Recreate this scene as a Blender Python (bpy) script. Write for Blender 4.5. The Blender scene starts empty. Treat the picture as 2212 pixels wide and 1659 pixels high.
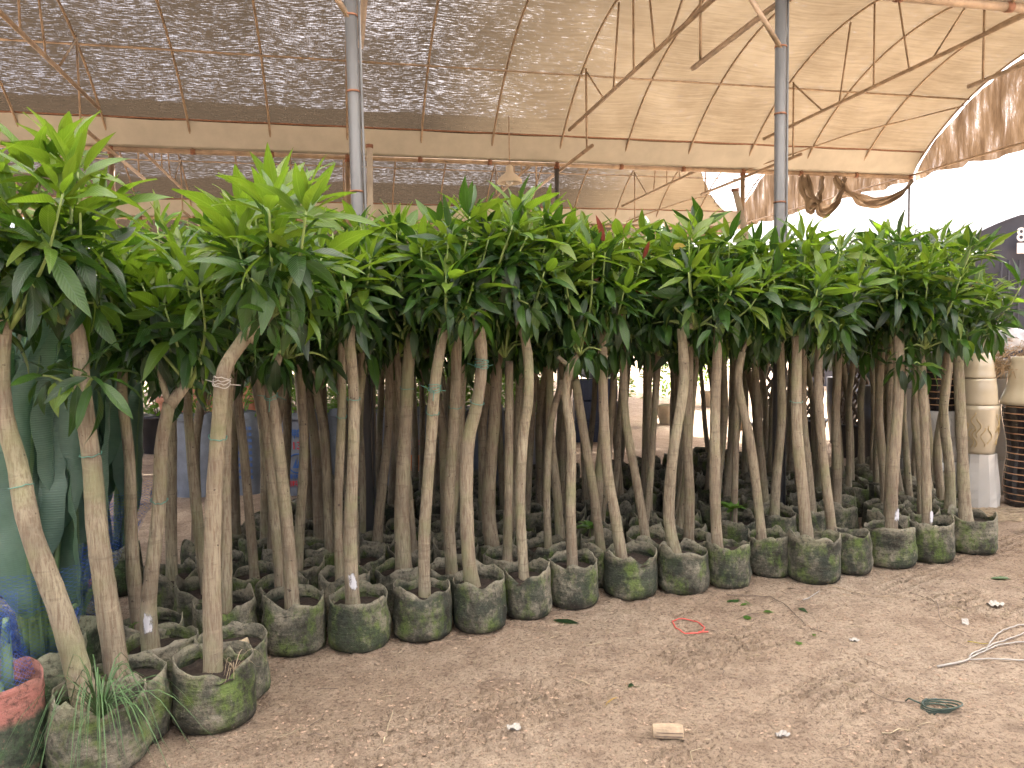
import bpy, math, random
import numpy as np
from mathutils import Vector, Matrix, Quaternion
random.seed(7); np.random.seed(7)
SC = bpy.context.scene
COL = SC.collection
# ------------------------------------------------------------------ camera, world, sun, exposure
F = 1661.0; CH = 1.5; PITCH = 0.06; ROLL = 0.0156
cp, sp_ = math.cos(PITCH), math.sin(PITCH); cr, sr = math.cos(ROLL), math.sin(ROLL)
r0 = Vector((1, 0, 0)); u0 = Vector((0, sp_, cp)); f0 = Vector((0, cp, -sp_))
AX = cr*r0 - sr*u0; AU = sr*r0 + cr*u0
cam_data = bpy.data.cameras.new('camera'); cam = bpy.data.objects.new('camera', cam_data); COL.objects.link(cam)
cam.matrix_world = Matrix(((AX.x, AU.x, -f0.x, 0), (AX.y, AU.y, -f0.y, 0), (AX.z, AU.z, -f0.z, CH), (0, 0, 0, 1)))
cam_data.sensor_width = 36; cam_data.lens = 36*F/2212; cam_data.clip_start = .05; cam_data.clip_end = 3000
SC.camera = cam
SUN_EL = math.radians(62); SUN_AZ = math.radians(28)
w = bpy.data.worlds.new('World'); SC.world = w; w.use_nodes = True
nt = w.node_tree; nt.nodes.clear()
sky = nt.nodes.new('ShaderNodeTexSky'); sky.sky_type = 'NISHITA'; sky.sun_disc = False
sky.sun_elevation = SUN_EL; sky.sun_rotation = SUN_AZ; sky.dust_density = 10.0; sky.air_density = .35; sky.ozone_density = .2
bg = nt.nodes.new('ShaderNodeBackground'); bg.inputs['Strength'].default_value = .15
wo = nt.nodes.new('ShaderNodeOutputWorld'); nt.links.new(sky.outputs[0], bg.inputs[0]); nt.links.new(bg.outputs[0], wo.inputs[0])
sl = bpy.data.lights.new('sun', 'SUN'); sl.energy = 3.2; sl.angle = math.radians(.6); sl.color = (1, .94, .85)
so = bpy.data.objects.new('sun', sl); COL.objects.link(so)
sd = Vector((math.sin(SUN_AZ)*math.cos(SUN_EL), math.cos(SUN_AZ)*math.cos(SUN_EL), math.sin(SUN_EL)))
so.rotation_euler = sd.to_track_quat('Z', 'Y').to_euler()
SC.view_settings.view_transform = 'Standard'; SC.view_settings.look = 'None'; SC.view_settings.gamma = 1
SC.view_settings.use_curve_mapping = False
SC.view_settings.exposure = 2.8
SC.render.engine = 'CYCLES'
SC.cycles.max_bounces = 8; SC.cycles.transparent_max_bounces = 24; SC.cycles.diffuse_bounces = 5; SC.cycles.transmission_bounces = 6

# ------------------------------------------------------------------ projection helpers
def ray(x, y):
    return f0*F + AX*(x-1106) - AU*(y-829.5)
def at(x, y, Y):
    r = ray(x, y); return Vector((0, 0, CH)) + r*(Y/r.y)
def onz(x, y, z=0.0):
    r = ray(x, y); t = (z-CH)/r.z; return Vector((0, 0, CH)) + r*t
# ------------------------------------------------------------------ object helpers
def tag(o, label=None, cat=None, group=None, kind=None):
    if label: o['label'] = label
    if cat: o['category'] = cat
    if group: o['group'] = group
    if kind: o['kind'] = kind
    return o
def empty(name, loc=(0, 0, 0), rz=0):
    o = bpy.data.objects.new(name, None); COL.objects.link(o); o.location = loc; o.rotation_euler = (0, 0, rz)
    o.empty_display_size = .1
    return o
def link(name, me, parent=None):
    o = bpy.data.objects.new(name, me); COL.objects.link(o)
    if parent is not None: o.parent = parent
    return o
class MB:
    def __init__(s): s.v = []; s.f = []; s.uv = []; s.n = 0
    def add(s, v, f, uv=None):
        v = np.asarray(v, float)
        s.v.append(v); k = s.n
        for i, fc in enumerate(f): s.f.append([j+k for j in fc])
        if uv is None:
            for fc in f: s.uv += [(0., 0.)]*len(fc)
        else: s.uv += list(uv)
        s.n += len(v)
        return s
    def mesh(s, name, mat, smooth=True):
        me = bpy.data.meshes.new(name)
        v = np.concatenate(s.v) if s.v else np.zeros((0, 3))
        me.from_pydata(v.tolist(), [], s.f)
        if smooth: me.shade_smooth()
        ul = me.uv_layers.new(name='UVMap'); ul.data.foreach_set('uv', np.array(s.uv, dtype=np.float32).ravel())
        mats = mat if isinstance(mat, (list, tuple)) else [mat]
        for m in mats: me.materials.append(m)
        return me
    def build(s, name, mat, parent=None, smooth=True):
        return link(name, s.mesh(name, mat, smooth), parent)
    def box(s, x0, x1, y0, y1, z0, z1):
        v = [(x0, y0, z0), (x1, y0, z0), (x1, y1, z0), (x0, y1, z0), (x0, y0, z1), (x1, y0, z1), (x1, y1, z1), (x0, y1, z1)]
        return s.add(v, [(0, 3, 2, 1), (4, 5, 6, 7), (0, 1, 5, 4), (1, 2, 6, 5), (2, 3, 7, 6), (3, 0, 4, 7)])
    def tube(s, pts, rad, sides=8, caps=True, vs=1.0, wob=None):
        pts = [Vector(p) for p in pts]; n = len(pts)
        if not hasattr(rad, '__len__'): rad = [rad]*n
        V = []; ref = None; L = 0; Ls = []
        for i, p in enumerate(pts):
            t = (pts[min(i+1, n-1)]-pts[max(i-1, 0)])
            if t.length < 1e-9: t = Vector((0, 0, 1))
            t.normalize()
            if ref is None:
                ref = Vector((1, 0, 0)) if abs(t.x) < .8 else Vector((0, 1, 0))
            a = (ref - t*ref.dot(t)).normalized(); b = t.cross(a); ref = a
            if i: L += (p-pts[i-1]).length
            Ls.append(L)
            for k in range(sides):
                q = 2*math.pi*k/sides
                rr = rad[i]*(1 if wob is None else wob(i, k, q))
                V.append(tuple(p + (a*math.cos(q)+b*math.sin(q))*rr))
        Fc = []; U = []
        for i in range(n-1):
            for k in range(sides):
                k2 = (k+1) % sides
                Fc.append((i*sides+k, i*sides+k2, (i+1)*sides+k2, (i+1)*sides+k))
                a0, a1 = k/sides, (k+1)/sides
                U += [(a0, Ls[i]*vs), (a1, Ls[i]*vs), (a1, Ls[i+1]*vs), (a0, Ls[i+1]*vs)]
        if caps:
            Fc.append(tuple(range(sides-1, -1, -1))); U += [(0, 0)]*sides
            Fc.append(tuple(range((n-1)*sides, n*sides))); U += [(0, 0)]*sides
        return s.add(V, Fc, U)
    def lathe(s, prof, sides=32, c=(0, 0), wob=None):
        V = []; n = len(prof); U = []; Fc = []
        for i, (r, z) in enumerate(prof):
            for k in range(sides):
                q = 2*math.pi*k/sides; rr = r*(1 if wob is None else wob(i, k, q, z))
                V.append((c[0]+rr*math.cos(q), c[1]+rr*math.sin(q), z))
        for i in range(n-1):
            for k in range(sides):
                k2 = (k+1) % sides
                Fc.append((i*sides+k, i*sides+k2, (i+1)*sides+k2, (i+1)*sides+k))
                U += [(k/sides, prof[i][1]), ((k+1)/sides, prof[i][1]), ((k+1)/sides, prof[i+1][1]), (k/sides, prof[i+1][1])]
        return s.add(V, Fc, U)
def grid_mesh(mb, P, U=None):   # P[i][j] points
    a = len(P); b = len(P[0]); V = [tuple(p) for row in P for p in row]; Fc = []; UV = []
    for i in range(a-1):
        for j in range(b-1):
            Fc.append((i*b+j, i*b+j+1, (i+1)*b+j+1, (i+1)*b+j))
            if U is not None: UV += [U[i][j], U[i][j+1], U[i+1][j+1], U[i+1][j]]
    mb.add(V, Fc, UV if U is not None else None)
    return mb
def vnoise(x, y, seed=0):
    x = np.asarray(x, float); y = np.asarray(y, float)
    xi = np.floor(x).astype(np.int64); yi = np.floor(y).astype(np.int64); fx = x-xi; fy = y-yi
    fx = fx*fx*(3-2*fx); fy = fy*fy*(3-2*fy)
    def h(a, b):
        n = (a*374761393 + b*668265263 + seed*1274126177) & 0x7fffffff
        n = ((n ^ (n >> 13))*1274126177) & 0x7fffffff
        return ((n ^ (n >> 16)) & 0xffff)/65535.0
    return (h(xi, yi)*(1-fx)+h(xi+1, yi)*fx)*(1-fy) + (h(xi, yi+1)*(1-fx)+h(xi+1, yi+1)*fx)*fy
# ------------------------------------------------------------------ materials
class NM:
    def __init__(s, name):
        s.m = bpy.data.materials.new(name); s.m.use_nodes = True; s.t = s.m.node_tree; s.t.nodes.clear()
        s.out = s.t.nodes.new('ShaderNodeOutputMaterial')
    def n(s, t, **k):
        o = s.t.nodes.new('ShaderNode'+t)
        for a, b in k.items():
            if a in ('inp',): continue
            setattr(o, a, b)
        return o
    def l(s, a, b): s.t.links.new(a, b)
    def val(s, sock, v):
        if isinstance(v, bpy.types.NodeSocket): s.l(v, sock)
        elif isinstance(v, tuple) and len(v) == 3 and sock.type == 'RGBA': sock.default_value = (*v, 1)
        else: sock.default_value = v
    def uv(s): return s.n('TexCoord').outputs['UV']
    def obj(s): return s.n('TexCoord').outputs['Object']
    def mapping(s, vec, scale=(1, 1, 1), loc=None):
        m = s.n('Mapping'); s.l(vec, m.inputs['Vector']); m.inputs['Scale'].default_value = scale
        if loc is not None: s.val(m.inputs['Location'], loc)
        return m.outputs[0]
    def noise(s, vec, scale=5., detail=4., rough=.6, out='Fac'):
        m = s.n('TexNoise'); s.l(vec, m.inputs['Vector']); m.inputs['Scale'].default_value = scale
        m.inputs['Detail'].default_value = detail; m.inputs['Roughness'].default_value = rough; return m.outputs[out]
    def ramp(s, fac, stops):
        m = s.n('ValToRGB'); s.val(m.inputs[0], fac); e = m.color_ramp.elements
        while len(e) < len(stops): e.new(.5)
        for i, (p, c) in enumerate(stops):
            e[i].position = p; e[i].color = (*c, 1) if isinstance(c, tuple) else (c, c, c, 1)
        return m.outputs[0]
    def mix(s, fac, a, b, mode='MIX'):
        m = s.n('Mix', data_type='RGBA', blend_type=mode)
        s.val(m.inputs[0], fac); s.val(m.inputs[6], a); s.val(m.inputs[7], b); return m.outputs[2]
    def math(s, op, a, b=0., c=0.):
        m = s.n('Math', operation=op); s.val(m.inputs[0], a); s.val(m.inputs[1], b); s.val(m.inputs[2], c); return m.outputs[0]
    def bump(s, h, st=.5, dist=.01):
        b = s.n('Bump'); b.inputs['Strength'].default_value = st; b.inputs['Distance'].default_value = dist; s.l(h, b.inputs['Height']); return b.outputs[0]
    def princ(s, col, rough=.6, bump=None, metal=0., spec=.5, coat=0.):
        p = s.n('BsdfPrincipled'); s.val(p.inputs['Base Color'], col); s.val(p.inputs['Roughness'], rough)
        p.inputs['Metallic'].default_value = metal; p.inputs['Specular IOR Level'].default_value = spec
        p.inputs['Coat Weight'].default_value = coat
        if bump is not None: s.l(bump, p.inputs['Normal'])
        return p.outputs[0]
    def mixs(s, fac, a, b):
        m = s.n('MixShader'); s.val(m.inputs[0], fac); s.l(a, m.inputs[1]); s.l(b, m.inputs[2]); return m.outputs[0]
    def rnd(s): return s.n('ObjectInfo').outputs['Random']
    def done(s, sh): s.l(sh, s.out.inputs[0]); return s.m
def simple(name, col, rough=.6, metal=0., var=.25, scale=20, spec=.5, bump=.2, coat=0.):
    m = NM(name); o = m.obj(); n = m.noise(o, scale, 5)
    d = tuple(c*(1-var) for c in col); h = tuple(min(1, c*(1+var)) for c in col)
    c = m.ramp(n, [(.3, d), (.7, h)])
    return m.done(m.princ(c, rough, m.bump(n, bump, .004), metal, spec, coat))
def leaf_material(name, dark, light, trans, tint, tw=.35, rough=.38):
    m = NM(name)
    g = m.n('NewGeometry'); isl = g.outputs['Random Per Island']
    r = m.math('FRACT', m.math('ADD', isl, m.rnd()))
    base = m.ramp(r, [(0., dark), (.55, light), (.9, tint), (1., tint)])
    uvs = m.n('SeparateXYZ'); m.l(m.uv(), uvs.inputs[0]); U, V = uvs.outputs[0], uvs.outputs[1]
    du = m.math('ABSOLUTE', m.math('SUBTRACT', U, .5))
    mid = m.math('LESS_THAN', du, .035)
    side = m.math('SINE', m.math('MULTIPLY', m.math('SUBTRACT', V, m.math('MULTIPLY', du, .35)), 95.))
    sv = m.math('MULTIPLY', m.math('GREATER_THAN', side, .9), .35)
    vein = m.math('MAXIMUM', m.math('MULTIPLY', mid, .75), sv)
    vc = tuple(min(1, a*1.5+.04) for a in light)
    col = m.mix(vein, base, vc)
    b = m.bump(m.math('ADD', side, m.math('MULTIPLY', mid, -2.)), .25, .002)
    p = m.princ(col, rough, b, spec=.5)
    t = m.n('BsdfTranslucent'); m.val(t.inputs[0], m.mix(r, trans, tuple(c*.6 for c in trans)))
    return m.done(m.mixs(tw, p, t.outputs[0]))
M = {}
M['leaf'] = leaf_material('mango_leaf', (.005, .018, .007), (.016, .052, .011), (.10, .24, .015), (.042, .105, .014), .27, .3)
M['young'] = leaf_material('young_mango_leaf', (.038, .100, .012), (.078, .155, .014), (.24, .40, .025), (.13, .19, .020), .38)
M['yellow'] = leaf_material('yellowing_leaf', (.3, .25, .05), (.42, .34, .08), (.5, .4, .08), (.35, .2, .06), .35)
M['red'] = leaf_material('red_young_leaf', (.13, .035, .03), (.2, .06, .05), (.35, .07, .05), (.16, .06, .04), .3)
M['shrub'] = leaf_material('shrub_leaf', (.03, .09, .012), (.08, .19, .03), (.3, .5, .05), (.12, .25, .04), .35)
def strelitzia_mat():
    m = NM('paddle_leaf'); uvs = m.n('SeparateXYZ'); m.l(m.uv(), uvs.inputs[0])
    du = m.math('ABSOLUTE', m.math('SUBTRACT', uvs.outputs[0], .5))
    s = m.math('SINE', m.math('MULTIPLY', uvs.outputs[1], 520.))
    n = m.noise(m.obj(), 6, 5)
    c = m.ramp(n, [(.3, (.055, .115, .09)), (.7, (.14, .235, .185))])
    c = m.mix(m.math('LESS_THAN', du, .03), c, (.16, .25, .12))
    c = m.mix(m.math('MULTIPLY', m.math('GREATER_THAN', s, .7), .25), c, (.08, .135, .10))
    p = m.princ(c, .36, m.bump(s, .3, .003)); t = m.n('BsdfTranslucent'); m.val(t.inputs[0], (.1, .25, .08))
    return m.done(m.mixs(.2, p, t.outputs[0]))
M['paddle'] = strelitzia_mat()
def bark():
    m = NM('mango_bark'); r = m.rnd(); uv = m.uv()
    off = m.n('CombineXYZ'); m.val(off.inputs[0], 0.); m.l(m.math('MULTIPLY', r, 37.), off.inputs[1]); m.l(m.math('MULTIPLY', r, 11.), off.inputs[2])
    va = m.n('VectorMath', operation='ADD'); m.l(m.obj(), va.inputs[0]); m.l(off.outputs[0], va.inputs[1]); P = va.outputs[0]
    big = m.noise(m.mapping(P, (3, 3, 1.6)), 2.2, 4)
    fib = m.noise(m.mapping(P, (70, 70, 7)), 1.6, 6, .7)
    ringn = m.noise(m.mapping(P, (9, 9, 42)), 1., 3, .5)
    ring2 = m.noise(m.mapping(P, (3, 3, 20)), 1., 1, .4)
    gn0 = m.noise(m.mapping(P, (14, 14, 5)), 1., 3)
    c = m.ramp(big, [(.28, (.175, .150, .108)), (.5, (.30, .262, .185)), (.72, (.41, .375, .265))])
    c = m.mix(m.ramp(fib, [(.38, .75), (.55, 0.)]), c, (.14, .10, .07))
    c = m.mix(m.math('MULTIPLY', m.ramp(ringn, [(.6, 0.), (.66, 1.)]), .3), c, (.10, .075, .055))
    c = m.mix(m.math('MULTIPLY', m.ramp(ring2, [(.57, 0.), (.6, 1.), (.63, 0.)]), m.ramp(gn0, [(.45, 0.), (.65, .3)])), c, (.44, .38, .27))
    gn = m.noise(P, 5., 3)
    c = m.mix(m.math('MULTIPLY', m.ramp(gn, [(.5, 0.), (.7, 1.)]), .55), c, (.22, .25, .12))
    c = m.mix(m.math('MULTIPLY', r, .22), c, (.20, .14, .10))
    spots = m.noise(P, 38., 2)
    c = m.mix(m.ramp(spots, [(.70, 0.), (.74, .8)]), c, (.055, .042, .034))
    h = m.math('ADD', m.math('MULTIPLY', fib, 1.), m.math('MULTIPLY', ringn, .7))
    return m.done(m.princ(c, .78, m.bump(h, .9, .006), spec=.3))
M['bark'] = bark()
M['shoot'] = simple('green_shoot', (.22, .30, .09), .5, scale=9)
M['cut'] = simple('cut_wood', (.42, .34, .22), .8, scale=60)
M['tie'] = simple('green_string', (.09, .26, .21), .5)
M['tiewhite'] = simple('pale_string', (.5, .47, .42), .6)
def paint():
    m = NM('white_paint_dab'); n = m.noise(m.mapping(m.obj(), (60, 60, 14)), 1., 4, .7); b = m.noise(m.obj(), 22, 3)
    sx = m.n('SeparateXYZ'); m.l(m.uv(), sx.inputs[0]); e = m.math('MULTIPLY', m.math('MULTIPLY', sx.outputs[0], m.math('SUBTRACT', 1., sx.outputs[0])), m.math('MULTIPLY', sx.outputs[1], m.math('SUBTRACT', 1., sx.outputs[1])))
    f = m.math('ADD', m.math('ADD', m.math('MULTIPLY', n, .5), m.math('MULTIPLY', b, .35)), m.math('MULTIPLY', e, 4.))
    return m.done(m.mixs(m.ramp(f, [(.55, 0.), (.64, .9)]), m.n('BsdfTransparent').outputs[0], m.princ((.62, .64, .68), .7)))
M['whitepaint'] = paint()
def fabric(name, base=(.088, .087, .066), pale=(.245, .225, .17), moss=(.10, .15, .035), amount=1., lowdark=True):
    m = NM(name); r = m.rnd()
    off = m.n('CombineXYZ'); m.l(m.math('MULTIPLY', r, 23.), off.inputs[0]); m.l(m.math('MULTIPLY', r, 71.), off.inputs[1])
    va = m.n('VectorMath', operation='ADD'); m.l(m.obj(), va.inputs[0]); m.l(off.outputs[0], va.inputs[1]); P = va.outputs[0]
    sx = m.n('SeparateXYZ'); m.l(m.obj(), sx.inputs[0]); Z = sx.outputs[2]
    a = m.noise(P, 5.5, 7, .68); b = m.noise(m.mapping(P, (1, 1, .6)), 9, 6, .7)
    c = m.ramp(a, [(.36, tuple(x*.34 for x in base)), (.48, base), (.62, pale)])
    c = m.mix(m.ramp(b, [(.60-.12*amount, 0.), (.72-.1*amount, .85)]), c, moss)
    d = m.noise(P, 4.0, 5, .7)
    c = m.mix(m.ramp(d, [(.52, 0.), (.60, .8)]), c, (.035, .046, .034))
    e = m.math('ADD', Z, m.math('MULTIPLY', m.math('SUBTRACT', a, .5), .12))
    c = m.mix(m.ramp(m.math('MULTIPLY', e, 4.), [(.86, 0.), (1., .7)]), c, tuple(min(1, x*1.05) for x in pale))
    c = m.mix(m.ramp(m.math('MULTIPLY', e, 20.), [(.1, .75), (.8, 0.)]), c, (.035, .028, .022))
    fn = m.noise(P, 48, 6, .75)
    c = m.mix(m.ramp(fn, [(.36, .75), (.5, 0.)]), c, (.03, .032, .024))
    c = m.mix(m.ramp(fn, [(.58, 0.), (.72, .45)]), c, tuple(min(1, x*1.5) for x in pale))
    w_ = m.noise(m.mapping(P, (260, 260, 260)), 1., 2)
    h = m.math('ADD', m.math('MULTIPLY', m.math('ADD', m.noise(P, 22, 5, .7), m.math('MULTIPLY', m.noise(m.mapping(P, (7, 7, 40)), 1., 3), .8)), 1.), m.math('MULTIPLY', w_, .12))
    return m.done(m.princ(c, .85, m.bump(h, .9, .012), spec=.25))
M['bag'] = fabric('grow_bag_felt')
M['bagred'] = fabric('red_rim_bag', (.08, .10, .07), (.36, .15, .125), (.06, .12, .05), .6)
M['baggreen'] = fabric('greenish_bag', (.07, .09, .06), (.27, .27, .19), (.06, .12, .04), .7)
M['soil'] = simple('potting_soil', (.032, .022, .016), .95, var=.6, scale=70, bump=1.)
def dirt():
    m = NM('packed_dirt'); P = m.obj()
    a = m.noise(P, .7, 6, .6); b = m.noise(P, 6., 8, .7); c1 = m.noise(P, 55., 6, .75)
    c = m.ramp(a, [(.3, (.38, .285, .20)), (.5, (.48, .375, .275)), (.7, (.55, .45, .34))])
    c = m.mix(m.ramp(b, [(.35, .55), (.55, 0.)]), c, (.185, .125, .088))
    c2 = m.noise(P, 120., 4, .7)
    c = m.mix(m.ramp(c1, [(.38, .85), (.49, 0.)]), c, (.15, .105, .075))  # dark flecks in the bump's hollows, pit shade put into the colour
    c = m.mix(m.ramp(c2, [(.38, .6), (.46, 0.)]), c, (.15, .105, .075))
    c = m.mix(m.ramp(c1, [(.58, 0.), (.7, .4)]), c, (.45, .35, .26))
    w_ = m.noise(P, 1.7, 4, .6)
    c = m.mix(m.ramp(w_, [(.62, 0.), (.72, .6)]), c, (.11, .08, .062))
    v = m.n('TexVoronoi'); m.l(P, v.inputs['Vector']); v.inputs['Scale'].default_value = 42.
    h = m.math('ADD', m.math('MULTIPLY', c1, 1.2), m.math('MULTIPLY', b, 1.0))
    h = m.math('ADD', h, m.math('MULTIPLY', v.outputs[0], .45))
    return m.done(m.princ(c, .92, m.bump(h, 1., .028), spec=.2))
M['dirt'] = dirt()
M['crumb'] = simple('dirt_crumb', (.30, .215, .15), .95, var=.4, scale=30)
M['pipe'] = simple('rusty_galvanised_pipe', (.30, .22, .15), .55, metal=.2, var=.35, scale=9)
M['rust'] = simple('rusted_joint', (.20, .09, .05), .8, var=.3, scale=40)
M['pole'] = simple('grey_steel_post', (.105, .108, .11), .42, metal=.2, var=.12, scale=3, bump=.05)
M['darkpole'] = simple('dull_dark_post', (.05, .05, .055), .5, metal=.2)
M['gutter'] = simple('gutter_sheet', (.42, .40, .34), .6, var=.1, scale=4, bump=.1)
def net(name, kind):
    m = NM(name); uv = m.uv(); sx = m.n('SeparateXYZ'); m.l(uv, sx.inputs[0]); U = sx.outputs[0]
    dim_left = m.math('MULTIPLY', 0. if kind else 1., m.math('SUBTRACT', 1., m.ramp(m.math('ADD', m.math('MULTIPLY', U, .05), .5), [(.405, 0.), (.53, 1.)])))  # 1 = dark left end, roof's uneven light put into the net colour
    streak = m.noise(m.mapping(uv, (1.6, 24, 1)), 1., 5, .75)
    fine = m.noise(m.mapping(uv, (7, 60, 1)), 1., 4, .8)
    cross = m.noise(m.mapping(uv, (85, 20, 1)), 1., 3, .75)
    big = m.noise(uv, .9, 4, .6)
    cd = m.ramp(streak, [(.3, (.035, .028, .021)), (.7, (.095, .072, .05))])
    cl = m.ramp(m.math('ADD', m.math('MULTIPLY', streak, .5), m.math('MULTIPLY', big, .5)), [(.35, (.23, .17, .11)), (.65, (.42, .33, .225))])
    col = m.mix(dim_left, cl, cd)
    td = m.mix(dim_left, m.mix(1., cl, (.18, .18, .172), 'MULTIPLY') if not kind else (.62, .63, .64), (.016, .0125, .009))
    d = m.n('BsdfDiffuse'); m.val(d.inputs[0], col); t = m.n('BsdfTranslucent'); m.val(t.inputs[0], td)
    body = m.mixs(.6, d.outputs[0], t.outputs[0])
    tr = m.n('BsdfTransparent')
    f = m.math('ADD', m.math('MULTIPLY', fine, .78), m.math('MULTIPLY', cross, .22))
    f = m.math('ADD', f, m.math('MULTIPLY', m.math('SUBTRACT', streak, .5), .16))
    f = m.math('ADD', f, m.math('MULTIPLY', m.math('SUBTRACT', big, .5), .12))
    f = m.math('ADD', f, m.math('MULTIPLY', m.math('SUBTRACT', dim_left, 1.), .07))
    hole = m.math('MULTIPLY', m.ramp(f, [(.52, 0.), (.63, 1.)]), .34)
    return m.done(m.mixs(hole, body, tr.outputs[0]))
M['net'] = net('shade_net', 0); M['glownet'] = net('brighter_shade_net', 1)  # second net is a brighter copy, added to light the floor from above
def gable_net():
    m = NM('torn_gable_net'); uv = m.uv()
    a = m.noise(m.mapping(uv, (9, 1.4, 1)), 1., 5, .7); b = m.noise(m.mapping(uv, (60, 90, 1)), 1., 3, .75)
    col = m.ramp(a, [(.3, (.10, .065, .04)), (.7, (.30, .21, .13))])
    d = m.n('BsdfDiffuse'); m.val(d.inputs[0], col); t = m.n('BsdfTranslucent'); m.val(t.inputs[0], m.mix(1., col, (.6, .6, .6), 'MULTIPLY'))
    f = m.math('ADD', m.math('MULTIPLY', a, .5), m.math('MULTIPLY', b, .5))
    return m.done(m.mixs(m.ramp(f, [(.545, 0.), (.64, .42)]), m.mixs(.5, d.outputs[0], t.outputs[0]), m.n('BsdfTransparent').outputs[0]))
M['gable'] = gable_net()
def drape():
    m = NM('hanging_cloth'); a = m.noise(m.obj(), 7, 5)
    col = m.ramp(a, [(.3, (.20, .15, .10)), (.7, (.34, .27, .19))])
    d = m.princ(col, .9); t = m.n('BsdfTranslucent'); m.val(t.inputs[0], (.2, .14, .09))
    return m.done(m.mixs(.25, d, t.outputs[0]))
M['drape'] = drape()
def sack(nm, cc):
    m = NM(nm); uv = m.uv(); n = m.noise(m.obj(), 7, 5, .65)
    c = m.ramp(n, [(.3, tuple(x*.65 for x in cc)), (.7, cc)])
    wv = m.noise(m.mapping(m.obj(), (200, 200, 200)), 1., 1)
    h = m.math('ADD', m.noise(m.obj(), 16, 4), m.math('MULTIPLY', wv, .15))
    return m.done(m.princ(c, .6, m.bump(h, .6, .01)))
M['sack'] = sack('shaded_white_sack', (.17, .195, .235)); M['sackw'] = sack('white_woven_sack', (.55, .57, .60))  # both are white sacks; the first has its shade put into the colour
def bluenet():
    m = NM('blue_net'); sx = m.n('SeparateXYZ'); m.l(m.uv(), sx.inputs[0])
    a = m.math('ADD', m.math('MULTIPLY', sx.outputs[0], 34.), m.math('MULTIPLY', sx.outputs[1], 60.)); b = m.math('SUBTRACT', m.math('MULTIPLY', sx.outputs[0], 34.), m.math('MULTIPLY', sx.outputs[1], 60.))
    la = m.math('GREATER_THAN', m.math('FRACT', a), .93); lb = m.math('GREATER_THAN', m.math('FRACT', b), .93)
    n = m.noise(m.mapping(m.obj(), (3, 3, 1.5)), 3., 4); zs = m.n('SeparateXYZ'); m.l(m.obj(), zs.inputs[0])
    k = m.math('MAXIMUM', m.math('MAXIMUM', la, lb), m.ramp(m.math('SUBTRACT', n, m.math('MULTIPLY', m.math('SUBTRACT', zs.outputs[2], .35), .16)), [(.56, 0.), (.68, .7)]))
    return m.done(m.mixs(k, m.n('BsdfTransparent').outputs[0], m.princ((.03, .10, .42), .5)))
M['bluenet'] = bluenet()
M['stem'] = simple('paddle_stem', (.12, .20, .09), .45, scale=6)
M['terracotta'] = simple('terracotta', (.42, .20, .12), .8, scale=8)
M['black'] = simple('black_plastic', (.018, .018, .02), .4, scale=10)
M['cream'] = simple('cream_glaze', (.44, .38, .27), .18, var=.07, scale=5, bump=.03, coat=.4)
M['white'] = simple('white_glaze', (.48, .47, .44), .22, var=.05, scale=5, bump=.03, coat=.4)
M['gold'] = simple('gold_ornament', (.44, .33, .15), .3, scale=5, metal=.2)
M['greypot'] = simple('grey_clay', (.36, .34, .30), .6, var=.1, scale=6)
def ringed(n=9):
    m = NM('black_tan_ring_glaze'); sx = m.n('SeparateXYZ'); m.l(m.uv(), sx.inputs[0])
    f = m.math('GREATER_THAN', m.math('FRACT', m.math('MULTIPLY', sx.outputs[1], 17.5)), .84)
    c = m.mix(f, (.014, .012, .014), (.36, .22, .12))
    return m.done(m.princ(c, .15, m.bump(f, .6, .01), coat=.5))
M['ringed'] = ringed()
M['straw'] = simple('straw', (.30, .20, .10), .8, var=.4, scale=30)
M['drystraw'] = simple('dry_straw', (.36, .29, .19), .8, var=.3, scale=30)
M['greenwrap'] = simple('green_plastic_wrap', (.11, .21, .18), .3, var=.45, scale=7, bump=.8)
M['plastic'] = simple('white_plastic_bag', (.40, .41, .43), .3, var=.15, scale=14, bump=.6)
M['tarp'] = simple('dark_shade_cloth', (.05, .055, .072), .9, var=.2, scale=2)
M['letterwhite'] = simple('white_lettering', (.8, .8, .8), .7, var=.05)
M['letterred'] = simple('red_print', (.45, .03, .04), .7, var=.1)
M['letterblue'] = simple('blue_print', (.03, .10, .30), .7, var=.1)
M['orange'] = simple('orange_print', (.65, .17, .03), .7, var=.1)
M['trunkwood'] = simple('lattice_wood', (.10, .08, .06), .8, var=.4, scale=20)
M['redstring'] = simple('red_string', (.62, .10, .08), .5, var=.1)
M['greenhose'] = simple('dark_green_strap', (.03, .055, .04), .35, var=.3)
M['wood'] = simple('split_wood', (.33, .25, .165), .8, var=.3, scale=25)
M['drytwig'] = simple('dry_twig', (.16, .12, .09), .85, var=.3, scale=25)
M['paletwig'] = simple('pale_twig', (.34, .32, .29), .85, var=.15, scale=25)
M['dryleaf'] = simple('dry_leaf', (.22, .16, .11), .8, var=.35, scale=25)
M['grass'] = simple('grass_blade', (.055, .12, .035), .5, var=.3, scale=8)
M['lamp'] = simple('lamp_enamel', (.62, .55, .44), .4, var=.05)
M['bamboo'] = simple('bamboo_pole', (.34, .28, .20), .6, var=.25, scale=6)
M['crate'] = simple('dark_blue_crate', (.02, .03, .06), .5)

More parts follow.
